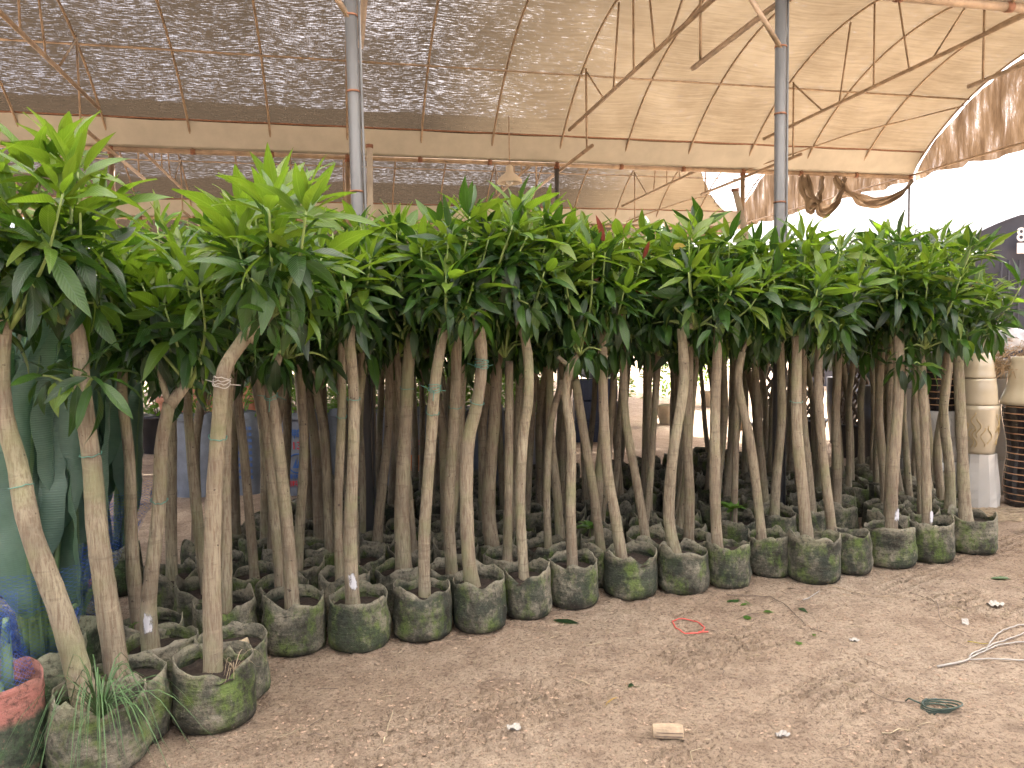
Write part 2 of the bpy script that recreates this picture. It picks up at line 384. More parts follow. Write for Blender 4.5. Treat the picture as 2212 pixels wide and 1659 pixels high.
# ------------------------------------------------------------------ ground
def axis(a, b, step, lo, hi):
    mid = np.arange(a, b+1e-6, step); out = [a-(1.6**k)*.05 for k in range(1, 22)]; out = [x for x in out if x > lo]+[lo]
    out2 = [b+(1.6**k)*.05 for k in range(1, 24)]; out2 = [x for x in out2 if x < hi]+[hi]
    return np.concatenate([np.array(sorted(out)), mid, np.array(out2)])
def ghash(x, y): return vnoise(x, y, 3)
gx = axis(-2.2, 4.6, .0115, -150, 150); gy = axis(2.0, 5.8, .0115, -60, 400)
GX, GY = np.meshgrid(gx, gy)
def ground_h(X, Y):
    h = .012*(vnoise(X*1.3, Y*1.3, 1)-.5) + .010*(vnoise(X*6, Y*6, 2)-.5)
    patch = np.clip(vnoise(X*1.1+5, Y*1.1, 9)*2.2-.6, 0, 1)
    n1 = vnoise(X*22, Y*22, 4); n2 = vnoise(X*45, Y*45, 5)
    h = h + (.35+.65*patch)*(.016*(n1-.5)*n1*1.6 + .010*(n2-.5))
    # tyre treads: two wheel tracks running along the row of trees
    for (pa, pb, hw) in (((850, 1655), (1500, 1420), .13), ((1560, 1640), (2215, 1285), .17), ((1900, 1665), (2215, 1470), .12), ((1250, 1475), (1900, 1330), .12)):
        qa = onz(*pa); qb = onz(*pb); x0, y0 = qa.x, qa.y; ang = math.atan2(qb.y-qa.y, qb.x-qa.x)
        a = (X-x0)*math.cos(ang)+(Y-y0)*math.sin(ang); b = -(X-x0)*math.sin(ang)+(Y-y0)*math.cos(ang)
        m_ = np.clip((hw*1.15-np.abs(b))/.05, 0, 1)*np.clip(vnoise(X*2.1, Y*2.1, 11)*3-.7, 0, 1)*(.4+.6*vnoise(X*14, Y*14, 12))
        lug = ((np.sin(a*125+np.sign(np.sin(b*62))*1.6+.8*vnoise(X*9, Y*9, 15)) > .1)*(np.sin(b*88) > -.35)).astype(float)
        h = h - m_*(lug*.024-.006)
    e = np.clip(np.maximum(np.abs(X-1.2)-3.2, np.abs(Y-4.3)-2.1)/.4, 0, 1)
    return h*(1-e)
GZ = ground_h(GX, GY)
ny, nx = GX.shape
V = np.stack([GX, GY, GZ], -1).reshape(-1, 3)
idx = np.arange(nx*ny).reshape(ny, nx)
Fq = np.stack([idx[:-1, :-1], idx[:-1, 1:], idx[1:, 1:], idx[1:, :-1]], -1).reshape(-1, 4)
me = bpy.data.meshes.new('ground'); me.vertices.add(len(V)); me.vertices.foreach_set('co', V.astype(np.float32).ravel())
me.loops.add(Fq.size); me.loops.foreach_set('vertex_index', Fq.astype(np.int32).ravel())
me.polygons.add(len(Fq)); me.polygons.foreach_set('loop_start', np.arange(0, Fq.size, 4, dtype=np.int32)); me.update(calc_edges=True); me.shade_smooth()
me.materials.append(M['dirt']); g = link('ground', me); g['kind'] = 'structure'
# ------------------------------------------------------------------ greenhouse
OX, OY, ANG, GH, SPAN, SPC, RISE = .7002, 11.3709, .2209, 4.007, 5.8041, .9932, 1.3
UX, UY = math.cos(ANG), math.sin(ANG); VX, VY = UY, -UX
def G(s, d, h): return Vector((OX+UX*s+VX*d, OY+UY*s+VY*d, h))
RR = ((SPAN/2)**2+RISE**2)/(2*RISE); RC = RR-RISE
def arch(d): return GH + math.sqrt(max(0, RR*RR-(d-SPAN/2)**2)) - RC
def K(k): return (k-7)*SPC
def darc(t, a=0., b=None):   # t 0..1 -> d along arc evenly
    b = SPAN if b is None else b
    a0 = math.asin((a-SPAN/2)/RR); a1 = math.asin((b-SPAN/2)/RR); q = a0+(a1-a0)*t
    return SPAN/2+RR*math.sin(q), GH+RR*math.cos(q)-RC, RR*(q-a0)
vault_names = {-2: 'third', -1: 'second', 0: 'first', 1: 'near'}
for vi in (2, 1, 0, -1, -2, -3):  # first and last are unseen vaults added for roof glow and back shade
    D0 = vi*SPAN
    root = empty('greenhouse_vault', G(0, D0+SPAN/2, 0)); base = root.location.copy()
    lab = {1: 'greenhouse vault of pipes and shade net directly overhead, its gutter crossing the top right corner',
           2: 'unseen vault of shade net added behind the viewer to light the dirt floor',
           0: 'large middle greenhouse vault of brown shade net over curved pipe ribs',
           -1: 'second greenhouse vault seen low beyond the cream gutter band, net torn at its right end',
           -3: 'last unseen greenhouse vault, added to shade the back of the yard',
           -2: 'third greenhouse vault of shade net, hardly seen above the tree crowns'}[vi]
    tag(root, lab, 'greenhouse roof', 'shade net vaults')
    kmin = -3
    kmax = 13
    def Lc(p): return tuple(Vector(p)-base)
    # net: one cloth, slightly sagging between the ribs
    mb = MB(); send = K(kmax)+.05; s0 = K(kmin)-.2
    ns = int((send-s0)/.11); ntt = 40; P = []; U = []
    for i in range(ntt+1):
        rowp = []; rowu = []
        d, h, L = darc(i/ntt, .24, SPAN-.24)
        for j in range(ns+1):
            s = s0+(send-s0)*j/ns
            if vi == -1:     # torn ragged end
                lim = K(11.3)+.9*math.sin(i/ntt*math.pi)**.5*0+.12*vnoise(i*.7, 3.3, 5)+(.75 if i > 30 else 0.)-1.5*math.exp(-((i-6)/5.)**2)*0
                lim = K(12.7)-2.0*min(1., (i/ntt)*2.4)**.8+.10*float(vnoise(i*.9, 1., 5))
                s = min(s, lim)
            ph = ((s/SPC) % 1.0)
            sag = .035*math.sin(math.pi*ph)*(.5+float(vnoise(s*.8, i*.2, 8)))
            rowp.append(Lc(G(s, D0+d, h+.035-sag*min(1, i/4, (ntt-i)/4)))); rowu.append((s+vi*3.3, L+vi*7.7))
        P.append(rowp); U.append(rowu)
    grid_mesh(mb, P, U).build('shade_net', M['net' if vi < 1 else 'glownet'], root)  # brighter net overhead and behind the camera lights the scene
    for k in range(kmin, kmax+1):
        mb = MB(); pts = [Lc(G(K(k), D0+darc(i/26)[0], darc(i/26)[1])) for i in range(27)]
        mb.tube(pts, .015, 7); 
        mb.build('rib', M['pipe'], root)
    for (pd, ph_) in ((1.2, arch(1.2)-.03), (SPAN-1.2, arch(1.2)-.03)):
        mb = MB(); mb.tube([Lc(G(K(kmin), D0+pd, ph_)), Lc(G(K(kmax), D0+pd, ph_))], .014, 7); mb.build('purlin', M['pipe'], root)
    for k in (1, 4, 7, 10):
        if k < kmin: continue
        s = K(k)+.03
        mb = MB(); mb.tube([Lc(G(s, D0+.55, 4.36)), Lc(G(s, D0+SPAN-.55, 4.36))], .024, 8); mb.build('tie_pipe', M['pipe'], root)
        for sg in (0, 1):
            f_ = (lambda d: d) if sg == 0 else (lambda d: SPAN-d)
            mb = MB(); mb.tube([Lc(G(s, D0+f_(1.3), 3.93)), Lc(G(s, D0+f_(1.3), arch(1.3)-.02))], .013, 6)
            mb.tube([Lc(G(s, D0+f_(1.3), arch(1.3)-.05)), Lc(G(s, D0+f_(1.95), 4.37))], .012, 6)
            mb.tube([Lc(G(s, D0+f_(2.5), arch(2.35))), Lc(G(s, D0+f_(2.3), 4.37))], .012, 6)
            mb.build('strut', M['pipe'], root)
        mb = MB(); mb.tube([Lc(G(s, D0+2.93, 4.37)), Lc(G(s, D0+2.93, arch(2.9)))], .012, 6); mb.build('strut', M['pipe'], root)
    # wind brace from the end rib down to the gutter, chord of the end arch
    mb = MB(); mb.tube([Lc(G(K(13), D0+1.1, arch(1.1)-.04)), Lc(G(K(11.5), D0+.55, arch(.55)-.02)), Lc(G(K(10), D0+.02, GH))], .012, 6); mb.build('wind_brace', M['pipe'], root)
    mb = MB(); mb.tube([Lc(G(K(13), D0, GH+.02)), Lc(G(K(13), D0+SPAN, GH+.02))], .018, 7); mb.build('end_chord', M['pipe'], root)
    # gable net of the end plane, creased, ragged hem
    if vi <= 0:
        mb = MB(); P = []; U = []
        for j in range(61):
            d = .05+(SPAN-.1)*j/60; top = arch(d)-.01; bot = GH-.04-.07*float(vnoise(d*5, 1, 3))+.03
            if vi == -1: top = min(top, arch(d)-.0-.55*math.exp(-((d-4.3)/.7)**2))
            row = []; ru = []
            for i in range(9):
                t = i/8; z = bot+(top-bot)*t
                row.append(Lc(G(K(13)+.03+.05*math.sin(d*9+t)*(1-t*.6)+.05*float(vnoise(d*8, t*3, 4)), D0+d, z))); ru.append((d, z))
            P.append(row); U.append(ru)
        grid_mesh(mb, P, U).build('gable_net', M['gable'], root)
# gutters between the vaults, each with posts as things of their own
for gi, (D, lab) in enumerate(((2*SPAN, 'gutter beam behind the viewer between two vaults'), (SPAN, 'near gutter beam crossing above the top right corner of the view'), (0, 'long cream gutter band across the middle of the roof'), (-SPAN, 'far cream gutter band just above the tree crowns'))):
    k0, k1 = (2 if D > 0 else -4), 13
    root = empty('roof_gutter', G(0, D, GH)); base = root.location.copy()
    tag(root, lab, 'gutter')
    Lc = lambda p: tuple(Vector(p)-base)
    for sg in (1, -1):
        mb = MB(); P = []; 
        for (dd, hh) in ((.002*sg, GH+.028), (.10*sg, GH+.04), ((.30 if sg > 0 else .14)*sg, GH+(.34 if sg > 0 else .13))):
            P.append([Lc(G(K(k0)+(K(k1)-K(k0))*j/60, D+dd, hh+.006*float(vnoise(j*.7, dd*9, 2)))) for j in range(61)])
        grid_mesh(mb, P).build('gutter_sheet', M['gutter'], root, smooth=False)
        mb = MB(); e_ = (.30, .335) if sg > 0 else (.14, .125); mb.tube([Lc(G(K(k0), D+e_[0]*sg, GH+e_[1])), Lc(G(K(k1), D+e_[0]*sg, GH+e_[1]))], .012, 6); mb.build('edge_wire', M['rust'], root)
    mb = MB(); mb.tube([Lc(G(K(k0), D, GH)), Lc(G(K(k1)+.06, D, GH))], .034, 10); mb.build('beam', M['pipe'], root)
    for k in range(k0, k1+1):
        mb = MB(); c = Lc(G(K(k), D, GH)); mb.tube([tuple(Vector(c)+Vector((UX, UY, 0))*-.03), tuple(Vector(c)+Vector((UX, UY, 0))*.03)], .04, 10); mb.build('joint_collar', M['rust'], root)
    for k in (1, 4, 7, 10):
        if k < k0: continue
        mb = MB(); mb.tube([Lc(G(K(k)+.055, D-1.5, 3.93)), Lc(G(K(k)+.055, D+1.45, 3.93))], .024, 8); mb.build('cross_pipe', M['pipe'], root)
def post(name, base, top, r, mat, label, cat='post', group='posts carrying the greenhouse roof', sides=16):
    e = empty(name, (base[0], base[1], 0)); tag(e, label, cat, group)
    o = Vector((base[0], base[1], 0))
    mb = MB(); mb.tube([Vector(base)-o, Vector(top)-o], r, sides); mb.build('pole', mat, e)
    mb = MB(); mb.tube([Vector(top)-o-Vector((0, 0, .02)), Vector(top)-o+Vector((0, 0, .01))], r*1.25, sides); mb.build('cap', M['rust'], e)
    return e
for x, x0, y0, k, lab in ((772, 757, 0, 4, 'thick grey steel post rising through the crowns left of centre'), (1684, 1687, 0, 7, 'thick grey steel post rising through the crowns right of centre')):
    Yp = G(K(k), SPAN, 0).y
    a = at(x, 440, Yp); b = at(x0, y0, Yp); t = (0-b.z)/(a.z-b.z); bs = b+(a-b)*t; t = (3.97-b.z)/(a.z-b.z); tp = b+(a-b)*t
    e = post('steel_post', bs, tp, .040, M['pole'], lab)
    o = Vector((bs.x, bs.y, 0)); ax = (tp-bs)
    mb = MB(); off = Vector((.052, .0, 0)); mb.tube([bs-o+off, tp-o+off], .009, 8); mb.build('conduit', M['pole'], e)
    for q in (.62, .78, .9): mb = MB(); c = bs-o+ax*q; mb.tube([c-Vector((0, 0, .006)), c+Vector((0, 0, .006))], .044, 16); mb.build('clamp_band', M['rust'], e)
    mb = MB(); c = tp-o; mb.tube([c+Vector((-.28, -.05, .0)), c+Vector((0, -.02, -.42))], .02, 8); mb.build('brace', M['pipe'], e)
for k, lab in ((1, 'thin rusty roof post above the leftmost leafy crown'), (4, 'thin rusty roof post hidden beside the left steel post'), (7, 'slim grey roof post under the gutter between two crowns at centre'), (10, 'slim roof post under the gutter beside the torn net')):
    p = G(K(k), 0, 0); post('roof_post', p, p+Vector((0, 0, 3.96)), .034, M['pole' if k == 7 else 'pipe'], lab)
a = at(798, 315, 7.0); a2 = at(800, 470, 7.0); t = (0-a.z)/(a2.z-a.z); b = a+(a2-a)*t
post('bamboo_pole', b, a, .027, M['bamboo'], 'pale bamboo pole standing upright just right of the left steel post', 'pole', None)
a = at(1588, 410, 8.2); a2 = at(1606, 485, 8.2); b = a+(a2-a)*((0-a.z)/(a2.z-a.z))
post('leaning_pole', b, a, .032, M['bamboo'], 'short leaning wooden pole poking above crowns left of right steel post', 'pole', None)
p = G(K(13), 0, 0); post('end_post', p, p+Vector((0, 0, 3.9)), .02, M['pole'], 'thin pale end post against the white sky at right', 'post', None)
for kk in (4, 10):
    pass
# swagged cloth hanging under the gutter at its right end
root = empty('swagged_cloth', G(K(12), 0, 3.9)); base = root.location.copy(); tag(root, 'brown net cloth bunched and swagged under the gutter end', 'hanging cloth')
for (k0, k1, dep, thick) in ((11.05, 11.75, .46, .16), (11.55, 13.0, .32, .13), (10.95, 11.35, .42, .15)):
    mb = MB(); P = []
    for j in range(37):
        t = j/36; s = K(k0)+(K(k1)-K(k0))*t; top = 3.97-dep*math.sin(math.pi*t)**.8
        if k0 == 11.55: top = 3.97-dep*(math.sin(math.pi*min(1, t*1.0))**.7)
        row = []
        for i in range(15):
            q = i/14; z = top-thick*q*(.35+math.sin(math.pi*t)); yy = .06*math.sin(q*15+t*3)+.04*math.sin(t*22+q*4)
            row.append(tuple(G(s, .08+yy, z)-base))
        P.append(row)
    grid_mesh(mb, P).build('swag', M['drape'], root)
# pendant lamp
lp = at(1101, 385, 9.6); root = empty('pendant_lamp', lp); tag(root, 'bell shaped enamel pendant lamp hanging from the far roof', 'lamp')
mb = MB(); mb.lathe([(.155, -.06), (.15, -.02), (.10, .03), (.05, .07), (.045, .14), (.02, .16), (.001, .165)], 24); mb.build('lamp_shade', M['lamp'], root)
mb = MB(); mb.tube([(0, 0, .16), (0, 0, .75)], .006, 6); mb.build('cord', M['pipe'], root)
mb = MB(); mb.lathe([(.001, -.085), (.04, -.06), (.05, -.02), (.02, .03)], 12); mb.build('bulb', M['white'], root)

# ------------------------------------------------------------------ leaves
def leaf_arrays(seed, width=.26, droop=.25, fold=.16, wave=.03, segs=6, twist=0.):
    rs = random.Random(seed); V = []; Fq = []; U = []; ang = 0; y = 0; z = 0
    lat = rs.uniform(-.05, .05)
    for i in range(segs+1):
        t = i/segs; w_ = width*.5*(math.sin(math.pi*min(1, max(0, t))**.82)**.85)*(1-.18*t) if 0 < t < 1 else .006
        th = -droop*2.2*t
        if i: y += math.cos(th)/segs; z += math.sin(th)/segs
        wv = wave*math.sin(t*9+seed); tw = twist*t
        xo = lat*math.sin(math.pi*t)
        V += [(xo-w_*math.cos(tw), y, z+fold*w_*2+wv-w_*math.sin(tw)), (xo, y, z), (xo+w_*math.cos(tw), y, z+fold*w_*2-wv*.7+w_*math.sin(tw))]
        if i:
            a = (i-1)*3; b = i*3
            Fq += [(a, a+1, b+1, b), (a+1, a+2, b+2, b+1)]
            t0 = (i-1)/segs
            U += [(0, t0), (.5, t0), (.5, t), (0, t), (.5, t0), (1, t0), (1, t), (.5, t)]
    return np.array(V), Fq, U
LEAFV = [leaf_arrays(s, wd, dr, fo, wa, 6, tw) for s, wd, dr, fo, wa, tw in ((1, .25, .12, .2, .012, .1), (2, .28, .25, .15, .02, -.2), (3, .25, .36, .22, .015, .3), (4, .31, .2, .1, .025, -.3), (5, .27, .45, .18, .02, .2), (6, .24, .05, .3, .01, 0))]
def leaf_meshes(mat, tagn):
    out = []
    for i, (v, f, u) in enumerate(LEAFV):
        mb = MB(); mb.add(v, f, u); out.append(mb.mesh(tagn, mat))
    return out
LM = {k: leaf_meshes(M[k], k+'_leaf') for k in ('leaf', 'young', 'yellow', 'red')}
UP = Vector((0, 0, 1))
def orient(d, rs, rollamp=.5):
    d = d.normalized(); n = UP - d*UP.dot(d)
    if n.length < .05: n = Vector((rs.uniform(-1, 1), rs.uniform(-1, 1), 0)); n = n-d*n.dot(d)
    n.normalize(); n = (Matrix.Rotation(rs.gauss(0, rollamp), 3, d) @ n)
    x = d.cross(n)
    return Matrix((x, d, n)).transposed()
def whorl(p, axis_, n, L, rs, spread=(35, 100), droopy=0.):
    """list of (matrix, length, kind weight)"""
    out = []; axis_ = axis_.normalized(); a = axis_.orthogonal().normalized(); b = axis_.cross(a); ph = rs.uniform(0, 6.28)
    for i in range(n):
        q = ph+i*2.4+rs.uniform(-.25, .25); el = math.radians(spread[0]+(spread[1]-spread[0])*(i/(n-1)))+rs.gauss(0, .12)
        rad = a*math.cos(q)+b*math.sin(q)
        d = axis_*math.cos(el)+rad*math.sin(el); d.z -= droopy*rs.uniform(.3, 1.2)
        pos = p - axis_*(.045*(i/n)) + rad*.012
        l_ = L*rs.uniform(.58, 1.12)*(1 if i > 2 else .8)
        out.append((orient(d, rs), pos + d.normalized()*.02, l_))
    return out
def crown_nodes(top, height, rs, rad=.30, nshoots=6, low=True):
    """shoots from the trunk top; returns shoot curves and whorls"""
    curves = []; wh = []
    nodes = []
    for i in range(nshoots):
        q = i*2*math.pi/nshoots+rs.uniform(-.4, .4); out = rs.uniform(.35, 1.)*rad; zt = top.z+(height-top.z-.10)*rs.uniform(.45, 1.0)
        if i == 0: out *= .3; zt = height-.07
        e = Vector((top.x+out*math.cos(q), top.y+out*math.sin(q), zt))
        m_ = top.lerp(e, .5)+Vector((math.cos(q), math.sin(q), 0))*out*.22
        c = [top, m_, e]; curves.append(c)
        ax_ = (e-m_).normalized()*1.0+Vector((math.cos(q)*.25, math.sin(q)*.25, .5)); nodes.append((e, ax_, 13, 1))
        nodes.append((top.lerp(e, .62)+Vector((math.cos(q), math.sin(q), 0))*out*.16, Vector((math.cos(q), math.sin(q), .5)), 10, 0))
        if rs.random() < .75: nodes.append((top.lerp(m_, .8), Vector((math.cos(q+1.), math.sin(q+1.), .15)), 7, -1))
    if low:
        for i in range(rs.choice((3, 4, 5))):
            q = rs.uniform(0, 6.28); e = top+Vector((math.cos(q)*rs.uniform(.1, .26), math.sin(q)*rs.uniform(.1, .26), rs.uniform(-.02, .2)))
            curves.append([top, top.lerp(e, .5)+Vector((0, 0, .03)), e]); nodes.append((e, Vector((math.cos(q), math.sin(q), -.1)), 9, -1))
    return curves, nodes
def foliage_list(nodes, rs, L=.19):
    out = []
    for (p, ax_, n, lvl) in nodes:
        sp = (15, 92) if lvl == 1 else ((30, 98) if lvl == 0 else (50, 105)); dr = .0 if lvl == 1 else (.14 if lvl == 0 else .5)
        for k in whorl(p, ax_, n, L*(1. if lvl >= 0 else .9), rs, sp, dr): out.append((*k, lvl))
    return out
def catmull(pts, step=.03):
    pts = [Vector(p) for p in pts]; P = [pts[0]*2-pts[1]]+pts+[pts[-1]*2-pts[-2]]; out = []
    for i in range(1, len(P)-2):
        n = max(2, int((P[i+1]-P[i]).length/step))
        for j in range(n):
            t = j/n; a, b, c, d = P[i-1], P[i], P[i+1], P[i+2]
            out.append(.5*((2*b)+(c-a)*t+(2*a-5*b+4*c-d)*t*t+(3*b-a-3*c+d)*t**3))
    out.append(P[-2]); return out
def trunk_mesh(pts, r0_, r1_, rs, flare=1.35, sides=14, step=.028, cap=True):
    c = catmull(pts, step); n = len(c); sd = rs.randint(0, 999); rad = []
    nodes = []; L = 0
    while L < n: nodes.append(L); L += rs.uniform(2.2, 5.5)
    for i in range(n):
        t = i/(n-1); r = r0_+(r1_-r0_)*t
        r *= 1+(flare-1)*math.exp(-i*step/.045)
        r *= 1+.04*(float(vnoise(i*.22, sd, 1))-.5)*2
        r *= 1+max(.04*math.exp(-((i-q)/.6)**2)*(.4+((q*7.3) % 1)) for q in nodes)
        rad.append(r)
    mb = MB(); mb.tube(c, rad, sides, True, 1., lambda i, k, q: 1+.05*(float(vnoise(math.cos(q)*1.3+7+sd, i*.13+math.sin(q)*1.3, 4))-.5)*2)
    return mb
BAGH = .255
def bag_mesh(rs, R=.145, H=BAGH, mat='bag', leanx=0.):
    sd = rs.randint(0, 9999); sides = 40; prof = []
    N = 11
    tall = [rs.uniform(-.01, .02) for _ in range(4)]
    ph = [rs.uniform(0, 6.28) for _ in range(4)]
    def rim(q): return .009*math.sin(q+ph[0])+.009*math.sin(2*q+ph[1])+.005*math.sin(5*q+ph[2])+.002*math.sin(9*q+ph[3])+.03*max(0, float(vnoise(q*2.2+sd, 3, 7))-.72)*3-.012*(float(vnoise(q*4+sd, 9, 2))-.5)
    fold_at = rs.uniform(3.6, 5.8); mb = MB(); V = []; Fc = []; U = []
    rows = [(.86, 0), (.97, .05), (1.02, .16), (1.03, .3), (1.02, .45), (1.0, .6), (.985, .74), (.98, .86), (.97, .94), (.968, 1.0), (.952, 1.0), (.94, .9), (.92, .80)]
    for i, (rr, zz) in enumerate(rows):
        for k in range(sides):
            q = 2*math.pi*k/sides
            outer = i < 10
            wr = .045*(float(vnoise(math.cos(q)*2+sd, math.sin(q)*2+zz*6, 2))-.5)*2 + .03*(float(vnoise(q*5+sd, zz*9, 6))-.5)
            wr += .018*(float(vnoise(zz*22+.6*math.cos(q), sd+math.sin(q), 8))-.5)*2
            fl = math.exp(-((q-fold_at)/.35)**2)*max(0, zz-.7)/.3
            r = R*(rr+wr*(.6 if zz > .9 else 1)) - R*.16*fl
            z = H*zz
            if zz > .55: z += rim(q)*(zz-.55)/.45*1.25 - .03*fl
            if i >= 10: r -= .002; 
            V.append((r*math.cos(q)+leanx*zz, r*math.sin(q), z))
    n = len(rows)
    for i in range(n-1):
        for k in range(sides):
            k2 = (k+1) % sides; Fc.append((i*sides+k, i*sides+k2, (i+1)*sides+k2, (i+1)*sides+k)); U += [(0, 0)]*4
    mb.add(V, Fc, U)
    return mb
def soil_mesh(rs, R=.135, z=.195):
    mb = MB(); P = []; sd = rs.randint(0, 999)
    V = [(0, 0, z+.012)]; Fc = []; sides = 24
    for i in range(1, 6):
        for k in range(sides):
            q = 2*math.pi*k/sides; r = R*i/5; V.append((r*math.cos(q), r*math.sin(q), z+.018*(float(vnoise(r*40*math.cos(q)+sd, r*40*math.sin(q), 3))-.4)))
    for k in range(sides): Fc.append((0, 1+k, 1+(k+1) % sides))
    for i in range(4):
        for k in range(sides):
            k2 = (k+1) % sides; Fc.append((1+i*sides+k, 1+(i+1)*sides+k, 1+(i+1)*sides+k2, 1+i*sides+k2))
    mb.add(V, Fc); return mb
RS0 = random.Random(5)
BAGV = [bag_mesh(random.Random(50+i)).mesh('grow_bag', M['bag']) for i in range(7)]
SOILV = [soil_mesh(random.Random(70+i)).mesh('soil', M['soil']) for i in range(4)]
for b_ in BAGV+SOILV: pass
NLEAF = [0]
def add_leaves(root, lst, rs, young=.25, extra=None):
    for (mat, pos, L, lvl) in lst:
        yk = young*(2.2 if lvl == 1 else (.6 if lvl == 0 else .15))
        kind = 'young' if rs.random() < yk else 'leaf'
        if extra and rs.random() < extra[1]: kind = extra[0]
        me_ = LM[kind][rs.choice((0, 1, 3, 5)) if lvl == 1 else rs.choice((1, 2, 3, 4))]
        o = bpy.data.objects.new('leaf', me_); COL.objects.link(o); o.parent = root
        m4 = mat.to_4x4(); m4 = m4 @ Matrix.Diagonal((L*rs.uniform(.9, 1.15), L, L, 1)); m4.translation = pos
        o.matrix_local = m4; NLEAF[0] += 1
def joined_leaves(lst, rs, young=.2):
    """two meshes worth of leaves in one mesh with two materials"""
    mb = MB(); mats = []
    for (mat, pos, L, lvl) in lst:
        v, f, u = LEAFV[rs.choice((0, 1, 3, 5)) if lvl == 1 else rs.choice((1, 2, 3, 4))]
        R = np.array(mat); vv = (v*L) @ R.T + np.array(pos); mb.add(vv, f, u)
        yk = young*(2. if lvl == 1 else .4); mats += [1 if rs.random() < yk else 0]*len(f)
    me_ = mb.mesh('foliage', [M['leaf'], M['young']]); me_.polygons.foreach_set('material_index', np.array(mats, dtype=np.int32)); return me_
def shoots_mb(curves, o, r=.0055):
    mb = MB()
    for c in curves:
        cc = catmull([p-o for p in c], .05); n = len(cc); mb.tube(cc, [r*1.5-(r*.9)*i/(n-1) for i in range(n)], 6)
    return mb
def string_tie(root, pts, frac, r, mat, rs, turns=1):
    c = catmull(pts, .03); i = int(frac*(len(c)-1)); p = c[i]; d = (c[min(i+1, len(c)-1)]-c[max(i-1, 0)]).normalized()
    a = d.orthogonal().normalized(); b = d.cross(a); mb = MB()
    for t in range(turns):
        ring = [p+d*(.009*t+rs.uniform(-.004, .004)+.006*math.sin(k*.4+t))+(a*math.cos(k*.3491)+b*math.sin(k*.3491))*(r*1.07+.002) for k in range(19)]
        mb.tube(ring, .0020, 5)
    if turns > 1:
        for q in range(3):
            e = p+(a*math.cos(q*2)+b*math.sin(q*2))*(r+.05)+d*rs.uniform(-.05, .02); mb.tube([p+(a*math.cos(q*2)+b*math.sin(q*2))*r, e], .002, 4)
    mb.build('string_tie', mat, root)
# ------------------------------------------------------------------ the trees one can tell apart (pixel polylines at the depth of their foot)
GRP = 'potted mango trees standing in rows'
